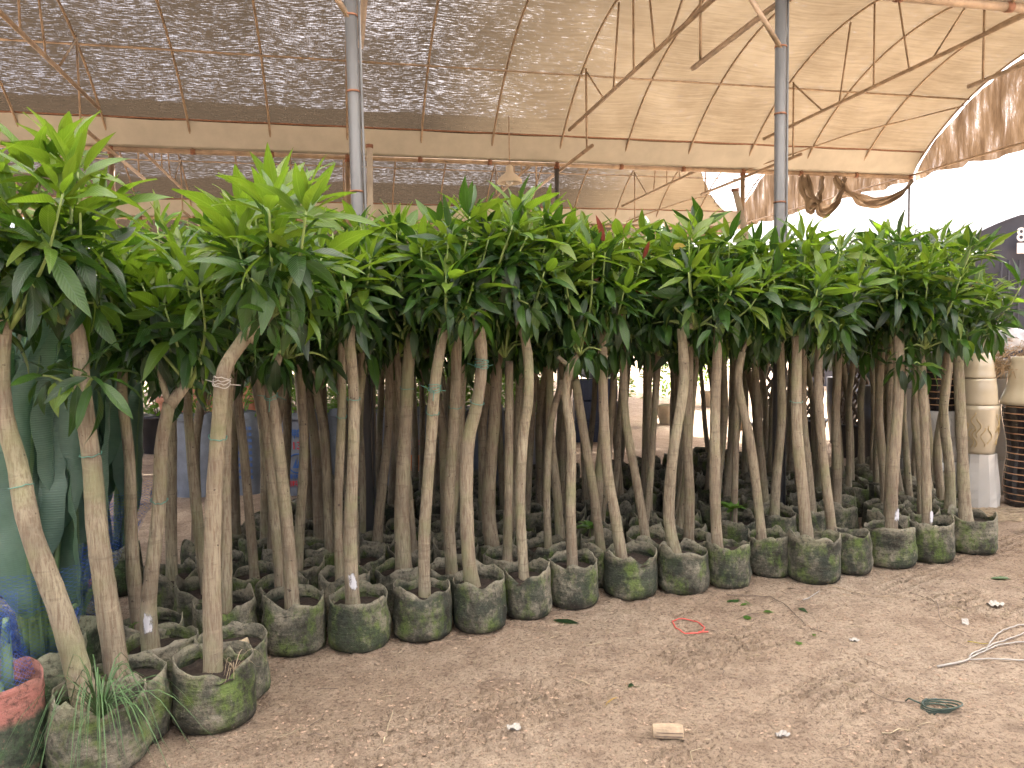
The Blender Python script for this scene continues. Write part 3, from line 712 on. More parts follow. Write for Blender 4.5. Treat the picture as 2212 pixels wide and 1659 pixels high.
# pts, foot width, top width (px), bag centre px, bag, crown top px y, forks, ties, extra, label
T = [
 dict(p=[(192, 1528), (132, 1340), (74, 1150), (30, 1000), (4, 900), (-4, 790), (2, 690)], w=(64, 40), bx=212, R=.165, top=290, cx=40, ties=[(.62, 1)], lab='thick mango tree leaning left out of the weedy bag nearest the camera'),
 dict(p=[(258, 1482), (236, 1330), (214, 1150), (196, 1000), (181, 860), (167, 740), (158, 680)], w=(62, 36), bx=270, R=.155, top=272, cx=110, ties=[(.66, 1)], low=(175, 815), lab='mango tree with a low leafy side shoot and a smooth straight pale trunk'),
 dict(p=[(460, 1447), (455, 1250), (462, 1050), (475, 900), (490, 800), (527, 725)], w=(48, 34), bx=462, R=.155, top=365, cx=585, fork=[(590, 665, 30), (515, 640, 14)], ties=[(.70, 1), (.865, 4)], tm='tiewhite', lab='mango tree with pale string wound round its forked upper trunk, left of centre'),
 dict(p=[(326, 1402), (325, 1300), (341, 1100), (352, 960), (370, 870)], w=(42, 30), bx=350, R=.15, top=500, cx=360, fork=[(410, 820, 22), (335, 770, 13)], ties=[(.62, 1)], paint=.08, lab='Y-forked mango tree with a white paint dab at its foot'),
 dict(p=[(300, 1362), (284, 1200), (274, 1000), (268, 860), (268, 790)], w=(36, 24), bx=325, R=.14, top=470, cx=250, lab='mango tree standing behind left of the Y-forked one, near the blue net'),
 dict(p=[(371, 1255), (368, 1100), (372, 900), (372, 760)], w=(30, 24), bx=372, R=.14, top=445, cx=330, lab='dim mango tree directly behind the Y-forked one'),
 dict(p=[(632, 1312), (626, 1180), (607, 1050), (593, 920), (588, 830), (602, 760)], w=(38, 26), bx=635, R=.15, top=380, cx=640, ties=[(.83, 2)], lab='mango tree leaning left out of a dark mossy bag on the open edge'),
 dict(p=[(488, 1325), (486, 1150), (492, 950), (500, 760)], w=(32, 26), bx=485, R=.145, top=430, cx=470, lab='mango tree half hidden behind the string-wound fork'),
 dict(p=[(606, 1278), (596, 1150), (573, 950), (560, 800)], w=(27, 22), bx=610, R=.14, top=450, cx=540, lab='slim mango tree crossing behind the third bag from the left edge'),
 dict(p=[(762, 1305), (757, 1150), (763, 1000), (762, 850), (757, 740), (756, 690)], w=(37, 26), bx=775, R=.148, top=445, cx=760, ties=[(.74, 1)], paint=.05, lab='straight mango tree with white dab in a black stained bag, below the left post'),
 dict(p=[(734, 1262), (730, 1100), (738, 900), (738, 740)], w=(24, 22), bx=745, R=.14, top=455, cx=700, ties=[(.72, 1)], lab='slim mango tree touching the left side of the straight white dabbed one'),
 dict(p=[(873, 1243), (868, 1100), (875, 900), (885, 720)], w=(44, 28), bx=865, R=.14, top=450, cx=850, ties=[(.78, 1)], flare=1.5, lab='stout mango tree with flared black foot behind the pale green bag'),
 dict(p=[(917, 1285), (917, 1150), (930, 950), (940, 830), (958, 710)], w=(32, 26), bx=912, R=.148, top=420, cx=1000, ties=[(.70, 1), (.78, 4)], lab='bright mango tree with green string wound at its neck, in a moss topped bag'),
 dict(p=[(976, 1238), (970, 1080), (983, 880), (986, 700)], w=(30, 26), bx=975, R=.14, top=440, cx=930, ties=[(.68, 1)], lab='brown mango tree between the two with green wound string'),
 dict(p=[(1023, 1270), (1011, 1180), (1008, 980), (1030, 870), (1040, 780), (1032, 690)], w=(40, 28), bx=1035, R=.14, top=405, cx=1100, fork=[(1050, 655, 13), (1010, 660, 11)], ties=[(.71, 1), (.83, 5)], lab='S-curved mango tree with green string band below its fork, centre'),
 dict(p=[(1132, 1247), (1124, 1100), (1130, 950), (1142, 850), (1138, 750), (1118, 680)], w=(27, 24), bx=1138, R=.13, top=420, cx=1160, lab='crooked mango tree in the narrow bag with a folded down front rim'),
 dict(p=[(1095, 1215), (1099, 1000), (1100, 780)], w=(25, 20), bx=1090, R=.13, top=440, cx=1070, lab='slim straight mango tree just left of the crooked one'),
 dict(p=[(1066, 1185), (1055, 1100), (1068, 900), (1075, 760)], w=(38, 26), bx=1065, R=.14, top=450, cx=1040, lab='stout dim mango tree bowed left behind the slim straight one'),
 dict(p=[(1237, 1226), (1233, 1100), (1234, 950), (1222, 850), (1232, 790)], w=(28, 22), bx=1237, R=.14, top=470, cx=1240, fork=[(1252, 755, 12), (1205, 770, 9)], lab='upright mango tree with a small fork, bag streaked by green moss'),
 dict(p=[(1185, 1192), (1181, 1060), (1190, 920), (1214, 820)], w=(21, 16), bx=1180, R=.13, top=470, cx=1190, lab='thin bent mango tree whose bare top bends right toward the small fork'),
 dict(p=[(1345, 1208), (1328, 1110), (1310, 1000), (1302, 850), (1300, 710)], w=(30, 22), bx=1362, R=.155, top=475, cx=1330, lab='left leaning mango tree in a round mossy bag at centre right'),
 dict(p=[(1300, 1190), (1282, 1060), (1255, 900), (1243, 820)], w=(25, 21), bx=1300, R=.13, top=470, cx=1260, lab='slanting dark mango tree left of the leaning one in the round bag'),
 dict(p=[(1399, 1178), (1376, 1050), (1352, 900), (1347, 740)], w=(24, 20), bx=1400, R=.14, top=470, cx=1380, lab='slanting mango tree right of the leaning one in the round bag'),
 dict(p=[(1462, 1200), (1446, 1120), (1452, 980), (1476, 830), (1474, 710)], w=(31, 24), bx=1475, R=.148, top=470, cx=1500, fork=[(1500, 700, 12)], lab='bow legged mango tree in a yellow green mossy bag'),
 dict(p=[(1551, 1190), (1545, 1080), (1544, 880), (1550, 700)], w=(30, 22), bx=1573, R=.13, top=480, cx=1560, lab='straight mango tree in a grey bag between two mossy ones'),
 dict(p=[(1647, 1170), (1638, 1080), (1617, 950), (1598, 830), (1604, 760)], w=(26, 20), bx=1662, R=.132, top=500, cx=1620, fork=[(1614, 735, 9)], lab='mango tree leaning left from the bag with a bright moss patch on its right'),
 dict(p=[(1747, 1180), (1737, 1090), (1724, 920), (1724, 725)], w=(32, 24), bx=1757, R=.155, top=478, cx=1730, ties=[(.7, 1)], lab='stout mango tree in front of the right steel post'),
 dict(p=[(1800, 1165), (1780, 1000), (1765, 860), (1772, 750)], w=(26, 20), bx=1838, R=.125, top=500, cx=1810, lab='left leaning mango tree beside the creased beige bag'),
 dict(p=[(1925, 1150), (1929, 1010), (1942, 840), (1944, 710)], w=(30, 24), bx=1922, R=.155, top=480, cx=1930, paint=.06, lab='upright mango tree with a white dab above a bag with crumpled rim'),
 dict(p=[(2003, 1143), (1997, 960), (1985, 790)], w=(25, 20), bx=2012, R=.135, top=490, cx=2010, paint=.05, low=(1975, 790), lab='mango tree with a drooping low leaf cluster, last but one on the right'),
 dict(p=[(2087, 1127), (2080, 960), (2072, 740)], w=(30, 22), bx=2100, R=.15, top=505, cx=2110, flare=1.5, lab='rightmost mango tree beside the stacked glazed pots'),
 dict(p=[(2036, 1085), (2026, 980), (2042, 850), (2055, 730)], w=(22, 18), bx=2040, R=.14, top=510, cx=2060, lab='curved mango tree behind the last two bags at right'),
]
placed = []; FR = []
NICK = ['weedy bag trunk', 'smooth pale trunk', 'string-wound fork', 'Y-fork', 'left bare trunk', 'dim left trunk', 'dark bag trunk', 'hidden slim trunk', 'crossing slim trunk', 'straight dabbed trunk', 'slim touching trunk', 'stout flared trunk', 'bright wound trunk', 'brown trunk', 'S-curved trunk', 'crooked trunk', 'slim straight trunk', 'stout bowed trunk', 'small upright fork', 'thin bent trunk', 'round bag trunk', 'slanting dark trunk', 'slanting right trunk', 'bow legged trunk', 'straight grey-bag trunk', 'bright moss trunk', 'post-side trunk', 'creased bag trunk', 'crumpled rim trunk', 'low cluster trunk', 'rightmost trunk', 'curved right trunk']
for ti, t in enumerate(T):
    rs = random.Random(900+ti); foot = onz(*t['p'][0], .20); Y = foot.y
    P3 = [at(x, y, Y) for x, y in t['p']]
    for i in range(1, len(P3)): P3[i].y += rs.uniform(-.03, .03)*min(1, i/2)
    k = Y/F
    bc = at(t['bx'], t['p'][0][1], Y); root = empty('mango_tree', (bc.x, Y, 0)); O = root.location.copy()
    tag(root, t['lab'], 'mango tree', GRP); placed.append((bc.x, Y)); FR.append((t['p'][len(t['p'])//2][0], NICK[ti]))
    pts = [p-O for p in P3]; pts[0].z = .17
    r_a, r_b = t['w'][0]*k/2*.9, t['w'][1]*k/2*.86
    trunk_mesh(pts, r_a*.93, r_b, rs, t.get('flare', 1.18)).build('trunk', M['bark'], root)
    top = pts[-1]
    for (fx, fy, fw) in t.get('fork', []):
        e = at(fx, fy, Y+rs.uniform(-.04, .04))-O; mb = trunk_mesh([top-Vector((0, 0, .01)), top.lerp(e, .5)+Vector((0, 0, -.006)), e], fw*k/2*1.15, fw*k/2*.9, rs, 1.1, 10); mb.build('branch', M['bark'], root)
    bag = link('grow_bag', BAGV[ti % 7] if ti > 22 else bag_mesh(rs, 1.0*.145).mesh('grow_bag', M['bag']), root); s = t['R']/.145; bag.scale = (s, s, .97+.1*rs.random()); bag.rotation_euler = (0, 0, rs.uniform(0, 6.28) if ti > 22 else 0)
    so_ = link('soil', SOILV[ti % 4], bag)
    for (fr, turns) in t.get('ties', []):
        string_tie(root, pts, fr, r_a+(r_b-r_a)*fr, M[t.get('tm', 'tie')] if turns > 2 else M['tie'], rs, turns)
    if 'paint' in t:
        c = catmull(pts, .03); i = int(t['paint']*(len(c)-1))+1; mb = MB(); seg = c[i:i+5]; rr = r_a*1.04+.003
        Pm = []
        for a_ in range(8):
            row = []
            for b_ in range(9):
                f_ = a_/7*(len(seg)-1.001); j = int(f_); pc = seg[j].lerp(seg[j+1], f_-j); wd = .95
                q = -math.pi/2+.35+wd*(b_/8-.5)*1.4; row.append((pc.x+rr*1.02*math.cos(q), pc.y+rr*1.02*math.sin(q), pc.z))
            Pm.append(row)
        grid_mesh(mb, Pm, [[(b_/8, a_/7) for b_ in range(9)] for a_ in range(8)]).build('paint_dab', M['whitepaint'], root)
    topz = (at(t['cx'], t['top'], Y)).z; cxw = at(t['cx'], 600, Y).x-O.x
    ct = Vector((top.x*.65+cxw*.35, top.y, max(top.z, 1.42)))
    if 'fork' in t: ct = at(t['fork'][0][0], t['fork'][0][1], Y)-O
    if ct.z > topz-.3: ct.z = topz-.35
    near = ti < 3; ct.z -= .03
    curves, nodes = crown_nodes(ct, topz-.04, rs, .27 if not near else .31, 8)
    sh = Vector((cxw-ct.x, 0, 0))
    nodes = [(p+sh*min(1, max(0, (p.z-ct.z)/.35)), a_, n_, l_) for p, a_, n_, l_ in nodes]
    curves = [[c[0], c[1]+sh*.4, c[2]+sh*min(1, max(0, (c[2].z-ct.z)/.35))] for c in curves]
    if 'low' in t:
        lx = at(*t['low'], Y-.06)-O; st = pts[4 if len(pts) > 4 else 2]
        for q_ in ((-.12, .01), (.07, 0.), (-.02, .01)):
            e = lx+Vector((q_[0], -.03, q_[1])); curves.append([st, st.lerp(e, .6)+Vector((0, 0, .02)), e]); nodes.append((e, Vector((q_[0]*6, -.6, .2)), 8, -1))
    shoots_mb(curves, Vector((0, 0, 0))).build('twigs', M['shoot'], root)
    add_leaves(root, foliage_list(nodes, rs, .225 if ti < 6 else .205), rs, .55 if ti < 3 else .34, ('yellow', .02) if ti in (23, 25, 30) else (('red', .05) if ti == 20 else None))
# ------------------------------------------------------------------ the block of trees behind
CR = []
for i in range(7):
    rs = random.Random(300+i); curves, nodes = crown_nodes(Vector((0, 0, 1.41)), 2.12+.08*rs.random(), rs, .31, 7)
    CR.append((joined_leaves(foliage_list(nodes, rs, .20), rs), shoots_mb(curves, Vector((0, 0, 0))).mesh('twigs', M['shoot'])))
TRK = []
for i in range(9):
    rs = random.Random(400+i); lean = rs.uniform(-.14, .14); bow = rs.uniform(-.06, .06)
    pts = [Vector((-lean, rs.uniform(-.03, .03), .17)), Vector((-lean*.7+bow*.5, 0, .5)), Vector((-lean*.35+bow, rs.uniform(-.03, .03), .9)), Vector((-lean*.1+bow*.4, 0, 1.25)), Vector((0, 0, 1.5))]
    TRK.append((trunk_mesh(pts, rs.uniform(.026, .034), rs.uniform(.02, .025), rs, 1.3, 10, .045).mesh('trunk', M['bark']), -lean))
TIEM = None
rs = random.Random(12)
A = (-1.04, 3.66); B = (2.96, 5.04)
nb = 0; seen = {}
for row in range(1, 11):
    for c in range(-4, 16):
        fx = c/13.5
        x = A[0]+(B[0]-A[0])*fx + .07*row + rs.uniform(-.06, .06); y = A[1]+(B[1]-A[1])*fx + row*.36 + rs.uniform(-.06, .06)
        u_ = rs.random()
        px = 1106+F*x/y
        if px < 375+max(0, row-2)*4 or px > 2085-row*8: continue
        if fx < 0 and px < 400: continue
        if min((x-a)**2+(y-b)**2 for a, b in placed) < .23**2: continue
        if row >= 6 and 1230 < px < 1700 and u_ < .55: continue
        if row >= 8 and u_ < .35: continue
        if row >= 7 and px > 1750: continue
        placed.append((x, y)); nb += 1
        root = empty('mango_tree', (x, y, 0), 0)
        ti_ = rs.randrange(len(TRK)); tm, off = TRK[ti_]
        far = 'second and third rows' if row < 4 else 'deep rows'
        if True:
            lf = [n_ for p_, n_ in sorted(FR) if p_ <= px] or ['netted plants']; rg = [n_ for p_, n_ in sorted(FR) if p_ > px] or ['glazed pots']
            lb = 'slim mango %s, between %s and %s' % (('just behind the front', 'one row deeper', 'two rows deeper', 'three rows deeper', 'four rows deeper', 'five rows deeper', 'six rows deeper', 'seven rows deeper', 'eight rows deeper', 'nine rows deeper')[row-1], lf[-1], rg[0])
            if lb in seen: lb = lb.replace('slim mango', 'right slim mango'); lb = lb.replace('right slim', 'rightmost slim') if lb in seen else lb
            seen[lb] = seen.get(lb, 0)+1
            tag(root, lb, 'mango tree', 'mango trees just behind the front rows')
        flip = rs.choice((0, math.pi)); e_ = rs.uniform(-.35, .35)
        o = link('trunk', tm, root); o.rotation_euler = (0, 0, flip+e_); o.scale = (rs.uniform(.85, 1.1),)*2+(1,)
        ofx = off*math.cos(flip+e_); ofy = off*math.sin(flip+e_)
        o.location = (-ofx*.6, -ofy*.6, 0)
        m1, m2 = CR[rs.randrange(7)]; q = rs.uniform(0, 6.28); sc = rs.uniform(.95, 1.03)
        o = link('foliage', m1, root); o.rotation_euler = (0, 0, q); o.scale = (1, 1, sc); o['kind'] = 'stuff'; o.location = (-ofx*.6, -ofy*.6, -.02)
        o = link('twigs', m2, root); o.rotation_euler = (0, 0, q); o.scale = (1, 1, sc); o.location = (-ofx*.6, -ofy*.6, -.02)
        o = link('grow_bag', BAGV[rs.randrange(7)], root); o.rotation_euler = (0, 0, rs.uniform(0, 6.28)); o.scale = (.96, .96, rs.uniform(.95, 1.12)); 
        link('soil', SOILV[rs.randrange(4)], o)
print('block trees', nb, 'leaf objects', NLEAF[0])
# stump bag behind the second open bag, and its weeds
rs = random.Random(61)
b = onz(490, 1400, .20); root = empty('stump_bag', (b.x+.02, b.y+.0, 0)); tag(root, 'beige grow bag holding only a cut stump, behind the front left bag', 'grow bag')
bag_mesh(rs, .15, .25).build('grow_bag', M['bag'], root); link('soil', SOILV[1], root)
mb = MB()
for q in range(5): mb.tube([(rs.uniform(-.05, .05), rs.uniform(-.05, .0), .19), (rs.uniform(-.09, .09), rs.uniform(-.09, .03), .235)], .014, 7)
mb.build('stump', M['cut'], root)
def weed(name, loc, label, n, L, w_, rs, mat='grass', droop=1.0, cat='weed'):
    root = empty(name, loc); tag(root, label, cat)
    mb = MB()
    for i in range(n):
        q = rs.uniform(0, 6.28); l_ = L*rs.uniform(.5, 1.1); out = rs.uniform(.35, 1.)*l_; P_ = []; hgt = rs.uniform(.2, .55)*l_
        for j in range(9):
            t = j/8; d = out*t; z = hgt*math.sin(min(1., t*1.15)*math.pi*.9)*1.0 - droop*l_*.55*max(0, t-.45)**1.5*1.6
            c = Vector((d*math.cos(q), d*math.sin(q), z)); sd_ = Vector((-math.sin(q), math.cos(q), .3))*w_*(1-t)**.5*.5
            P_.append([tuple(c-sd_), tuple(c+Vector((0, 0, -w_*.2))), tuple(c+sd_)])
        grid_mesh(mb, P_)
    mb.build('grass_blades', M[mat], root)['kind'] = 'stuff'
    return root
b = onz(225, 1540, .22); weed('grass_tuft', (b.x+.02, b.y-.06, .23), 'clump of long drooping grass blades in the nearest left bag', 80, .42, .005, rs, droop=1.0)
b = onz(510, 1440, .22); weed('grass_tuft', (b.x, b.y-.02, .21), 'small yellowish grass sprig in the front bag with the string-wound tree', 14, .16, .003, rs, 'drystraw', .2)
def sprig(loc, label, n=5, L=.07, seed=1, mat='shrub', h=.06):
    rs = random.Random(seed); root = empty('seedling_weed', loc); tag(root, label, 'weed'); mb = MB()
    for i in range(n):
        q = i*6.28/n+rs.uniform(-.3, .3); d = Vector((math.cos(q), math.sin(q), rs.uniform(.1, .8))); R = np.array(orient(d, rs, .3)); v, f, u = LEAFV[rs.randrange(4)]
        mb.add((v*np.array([2.2, 1, 1])*L) @ R.T+np.array((0, 0, h)), f, u)
    mb.tube([(0, 0, 0), (0, 0, h)], .002, 5); mb.build('leaves', M[mat], root)
sprig(onz(1582, 1130, .22), 'broad leaved weed sprouting behind the grey bag', 9, .10, 3, h=.10)
sprig(onz(1275, 1165, .22), 'bushy green weed between dark bags at centre', 14, .10, 4, h=.08)
sprig(onz(288, 1365, .22), 'tiny two leaved seedling beside the Y-forked trunk', 4, .03, 5, h=.03)
sprig(onz(765, 1300, .22), 'pale small seedling beside the white dabbed trunk foot', 5, .03, 6, h=.02)
sprig(onz(790, 1105, .22), 'dim green weed deep among the bags left of centre', 12, .12, 7, h=.06)
# ------------------------------------------------------------------ bird-of-paradise plants in blue net, left
def strel(px, py, zref, label, seed, bagmat, R=.16, net=True, hh=1.25, nl=7, bagh=.30, spread=.22, blades=True):
    rs = random.Random(seed); b = onz(px, py, zref); root = empty('bird_of_paradise_plant', (b.x, b.y, 0)); tag(root, label, 'potted plant', 'bird-of-paradise plants tied up in blue net')
    bm_ = bag_mesh(rs, R, bagh); bm_.build('grow_bag', M[bagmat], root)
    s_ = link('soil', SOILV[seed % 4], root); s_.scale = (R/.145, R/.145, 1); s_.location = (0, 0, bagh-.26)
    for i in range(nl):
        q = rs.uniform(0, 6.28); ro = rs.uniform(.01, .07); h = hh*rs.choice((.5, .62, .8, .95))*rs.uniform(.92, 1.05); so2 = rs.uniform(.03, spread)
        a_ = Vector((ro*math.cos(q), ro*math.sin(q), bagh-.06)); e = Vector((so2*math.cos(q), so2*math.sin(q), h*.62))
        mb = MB(); cc = catmull([a_, a_.lerp(e, .5)+Vector((0, 0, .05)), e], .08); n = len(cc); mb.tube(cc, [.022-.012*j/(n-1) for j in range(n)], 8); mb.build('stem', M['stem'], root)
        if not blades: continue
        L = rs.uniform(.6, .85); W = rs.uniform(.13, .18); P_ = []; U_ = []; fq = q+rs.uniform(-1.2, 1.2); sd_ = Vector((-math.sin(fq), math.cos(fq), 0)); ot = Vector((math.cos(fq), math.sin(fq), 0)); bend = rs.uniform(-.1, .3)
        cup = rs.uniform(.3, .9)
        for j in range(19):
            t = j/18; wd = W*(math.sin(math.pi*min(1, t*.97+.02))**.55)*(1.0-.25*t); c = e+Vector((0, 0, L*t))+ot*bend*t*t*.6
            row = []; ru = []
            for m_ in range(9):
                x_ = (m_-4)/4; jag = 1-.25*max(0, float(vnoise(j*.9+seed+i*7, (1 if x_ > 0 else 5), 3))-.55)*2*(abs(x_) > .6)
                row.append(tuple(c+sd_*wd*x_*jag*math.cos(cup*abs(x_))+ot*(-wd*abs(x_)*math.sin(cup*abs(x_))+.007*math.sin(j*1.1+i)*abs(x_)+.01*float(vnoise(j*1.3, m_*1.7, seed))))); ru.append((m_/8, t))
            P_.append(row); U_.append(ru)
        mb = MB(); grid_mesh(mb, P_, U_).build('leaf_blade', M['paddle'], root)
    if net:
        mb = MB(); rr = spread+.03
        mb.lathe([(R*.75, bagh-.02), (rr*.8, bagh+.2), (rr*.8, .48), (rr*.9, .55), (rr*.95, .64)], 36, wob=lambda i, k, q, z: 1+.16*(float(vnoise(math.cos(q)*3+seed, math.sin(q)*3+z*3, 2))-.5)*2)
        mb.build('blue_net_wrap', M['bluenet'], root)
    return root
strel(-12, 1500, .30, 'netted bird-of-paradise plant in the red rimmed bag at the lower left edge', 1, 'bagred', .15, True, .95, 4, .36, .05, False)
strel(85, 1395, .28, 'netted bird-of-paradise plant in the pale green bag behind the thick leaning trunk', 2, 'baggreen', .17, True, 1.55, 11, .30, .20)
strel(150, 1330, .28, 'netted bird-of-paradise plant in the bag behind, between the two left trunks', 3, 'baggreen', .15, True, 1.6, 11, .30, .22)
strel(170, 1255, .28, 'netted bird-of-paradise plant with white and red patterned bag rim', 4, 'bagred', .15, True, 1.6, 11, .32, .22)
strel(45, 1275, .28, 'netted bird-of-paradise plant at the far left edge, behind the others', 5, 'baggreen', .15, True, 1.65, 11, .30, .24)
strel(245, 1180, .28, 'bird-of-paradise plant with broad grey green leaves right of the netted group', 6, 'baggreen', .15, True, 1.6, 11, .30, .24)
strel(120, 1165, .28, 'bird-of-paradise plant deepest in the netted group on the left', 7, 'baggreen', .15, False, 1.65, 11, .30, .26)
strel(-60, 1180, .28, 'bird-of-paradise plant cut by the left picture edge', 8, 'baggreen', .15, True, 1.65, 11, .30, .26)
# ------------------------------------------------------------------ sacks with hedge plants behind
def text_mesh(body, size, mat, parent, loc, rot=(math.pi/2, 0, 0), name='lettering', ext=.001, sx=1.):
    cu = bpy.data.curves.new('txt', 'FONT'); cu.body = body; cu.size = size; cu.align_x = 'CENTER'; cu.align_y = 'CENTER'; cu.extrude = ext; cu.offset = size*.015
    to = bpy.data.objects.new('txt', cu); COL.objects.link(to); dg = bpy.context.evaluated_depsgraph_get(); me_ = bpy.data.meshes.new_from_object(to.evaluated_get(dg))
    bpy.data.objects.remove(to); me_.materials.clear(); me_.materials.append(mat); o = link(name, me_, parent); o.location = loc; o.rotation_euler = rot; o.scale = (sx, 1, 1); return o
def hedge_mesh(rs, rx, ry, z0, z1, n, L=.06):
    mb = MB()
    for i in range(n):
        q = rs.uniform(0, 6.28); r = math.sqrt(rs.random()); p = Vector((rx*r*math.cos(q), ry*r*math.sin(q), z0+(z1-z0)*rs.random()**.8)); d = Vector((math.cos(q)*r+rs.uniform(-.5, .5), math.sin(q)*r+rs.uniform(-.5, .5), rs.uniform(-.1, 1)))
        v, f, u = LEAFV[rs.randrange(6)]; R = np.array(orient(d, rs, .6)); mb.add((v*np.array([1.5, 1, 1])*L*rs.uniform(.7, 1.3)) @ R.T+np.array(p), f, u)
    return mb
HED = [hedge_mesh(random.Random(i+20), .23, .2, .74, 1.16, 420).mesh('leaves', M['shrub']) for i in range(3)]
def sackplant(px0, px1, Y, label, seed, h=.80, mat='sack'):
    rs = random.Random(seed); x0 = at(px0, 900, Y).x; x1 = at(px1, 900, Y).x; cx = (x0+x1)/2; w_ = (x1-x0)/2
    root = empty('sack_planter', (cx, Y, 0)); tag(root, label, 'planted sack', 'woven sacks with leafy shrubs behind the trees')
    mb = MB(); prof = []; N = 16
    V = []; sides = 36
    for i in range(N+1):
        t = i/N; z = h*t
        for k in range(sides):
            q = 2*math.pi*k/sides; c, s = math.cos(q), math.sin(q); ex = .7
            xx = w_*math.copysign(abs(c)**ex, c); yy = w_*.8*math.copysign(abs(s)**ex, s); bl = 1-.07*abs(t-.45)*2+.05*(float(vnoise(c*2+seed, s*2+t*5, 3))-.5)*2
            V.append((xx*bl, yy*bl, z+(.03*float(vnoise(q*3, seed, 4)) if i == N else 0)))
    Fc = [(i*sides+k, i*sides+(k+1) % sides, (i+1)*sides+(k+1) % sides, (i+1)*sides+k) for i in range(N) for k in range(sides)]
    mb.add(V, Fc); mb.build('sack', M[mat], root)
    hd = link('shrub_leaves', HED[seed % 3], root); hd['kind'] = 'stuff'; hd.scale = (w_/.2, 1, 1); hd.rotation_euler = (0, 0, seed*1.3); hd.location = (0, 0, h-.78)
    mb = MB()
    for q in range(6): mb.tube([(rs.uniform(-.08, .08), rs.uniform(-.08, .08), h-.2), (rs.uniform(-.14, .14), rs.uniform(-.1, .1), h+.2)], .006, 5)
    mb.build('stems', M['drytwig'], root)
    mb = MB(); mb.lathe([(.001, h-.05), (w_*.9, h-.06)], 24); mb.build('soil', M['soil'], root)
    return root, w_
sk = {}
for i, (a_, b_, lab) in enumerate(((375, 470, 'plain grey sack planter leftmost of the row behind the trunks'), (478, 562, 'pale sack planter with small printed text lines left of the 213 sack'), (605, 695, 'sack planter printed with red 213 and a blue round emblem'), (703, 790, 'unprinted dim sack planter right of the 213 sack'), (800, 868, 'narrow sack planter between the 213 sack and the orange printed one'), (872, 940, 'sack planter with an orange printed block on its front'), (945, 1010, 'blue grey sack planter right of the orange printed one'), (1015, 1090, 'sack planter second from the right end of the row'), (1098, 1185, 'bright white crumpled sack planter at the right end of the row'))):
    sk[i] = sackplant(a_, b_, 7.75-(.2 if i < 3 else 0)+.05*(i % 2), lab, 30+i, .80 if i != 8 else .74, 'sack' if i < 8 else 'sackw')
r_, w_ = sk[2]; yf = -w_*.84
text_mesh('肥鸭料', .10, M['letterblue'], r_, (0, yf, .60)); text_mesh('213', .10, M['letterred'], r_, (-.03, yf, .49))
mb = MB(); mb.lathe([(.098, 0), (.098, .004), (.085, .004), (.085, 0)], 40); o = mb.build('round_emblem', M['letterblue'], r_); o.rotation_euler = (math.pi/2, 0, 0); o.location = (.0, yf, .32)
mb = MB()
for a_, b_, c_ in ((-.05, -.01, .05), (-.012, .022, .06), (.022, .05, .04)): mb.add([(a_, 0, -.045), (b_, 0, -.045), (b_, 0, c_), (a_, -.003, -.045), (b_, -.003, -.045), (b_, -.003, c_)], [(0, 2, 1), (3, 4, 5), (0, 1, 4, 3), (1, 2, 5, 4), (2, 0, 3, 5)])
o = mb.build('emblem_sails', M['letterblue'], r_, False); o.location = (0, yf+.002, .32)
text_mesh('饲料有限', .06, M['letterred'], r_, (0, yf, .12)); text_mesh('净重肆拾千克', .045, M['letterblue'], r_, (0, yf, .19))
r_, w_ = sk[1]; yf = -w_*.84
for i in range(9): text_mesh('产品成分分析保证值', .035, M['letterblue'], r_, (.0, yf, .66-.06*i))
r_, w_ = sk[5]; yf = -w_*.84
mb = MB(); mb.box(-.09, .09, yf-.003, yf+.02, .06, .34); mb.build('orange_block', M['orange'], r_, False); text_mesh('饲料', .07, M['letterred'], r_, (0, yf, .46)); text_mesh('优质', .05, M['letterwhite'], r_, (0, yf-.005, .16))
for i in range(9):
    px = 345+i*98; p = at(px, 850, 10.6+.3*(i % 2)); root = empty('nursery_shrub', (p.x, p.y, 0)); tag(root, 'dense leafy shrub in a black tub beyond the sack row, '+('leftmost', 'second', 'third', 'fourth', 'fifth', 'sixth', 'seventh', 'eighth', 'last')[i]+' of nine', 'potted shrub', 'shrubs in black tubs beyond the sacks')
    hd = link('shrub_leaves', HED[i % 3], root); hd['kind'] = 'stuff'; hd.scale = (1.9, 1.6, 2.1); hd.location = (0, 0, -1.1); hd.rotation_euler = (0, 0, i*1.1)
    mb = MB(); mb.lathe([(.24, 0), (.30, .46), (.32, .48), (.32, .52), (.28, .52), (.27, .46), (.001, .46)], 28); mb.build('tub', M['black'], root)
    mb = MB()
    for q in range(5): mb.tube([(.05*math.cos(q*1.3), .05*math.sin(q*1.3), .45), (.15*math.cos(q*1.3), .15*math.sin(q*1.3), 1.0)], .009, 5)
    mb.build('stems', M['drytwig'], root)
# terracotta planters beyond the sacks (stacked)
for i, px in enumerate((375, 440, 520, 590)):
    b = at(px, 800, 9.6)
    for k in range(3):
        root = empty('terracotta_pot', (b.x, 9.6, k*.42)); tag(root, ('bottom', 'middle', 'top')[k]+' terracotta pot of the '+('leftmost', 'second', 'third', 'rightmost')[i]+' pot stack glimpsed behind the left trunks', 'pot', 'terracotta pots stacked beyond the sacks')
        mb = MB(); mb.lathe([(.13, 0), (.19, .34), (.19, .35)], 28); mb.build('pot_body', M['terracotta'], root)
        mb = MB(); mb.lathe([(.191, .34), (.215, .345), (.215, .415), (.185, .415), (.18, .36)], 28); mb.build('rim', M['terracotta'], root)
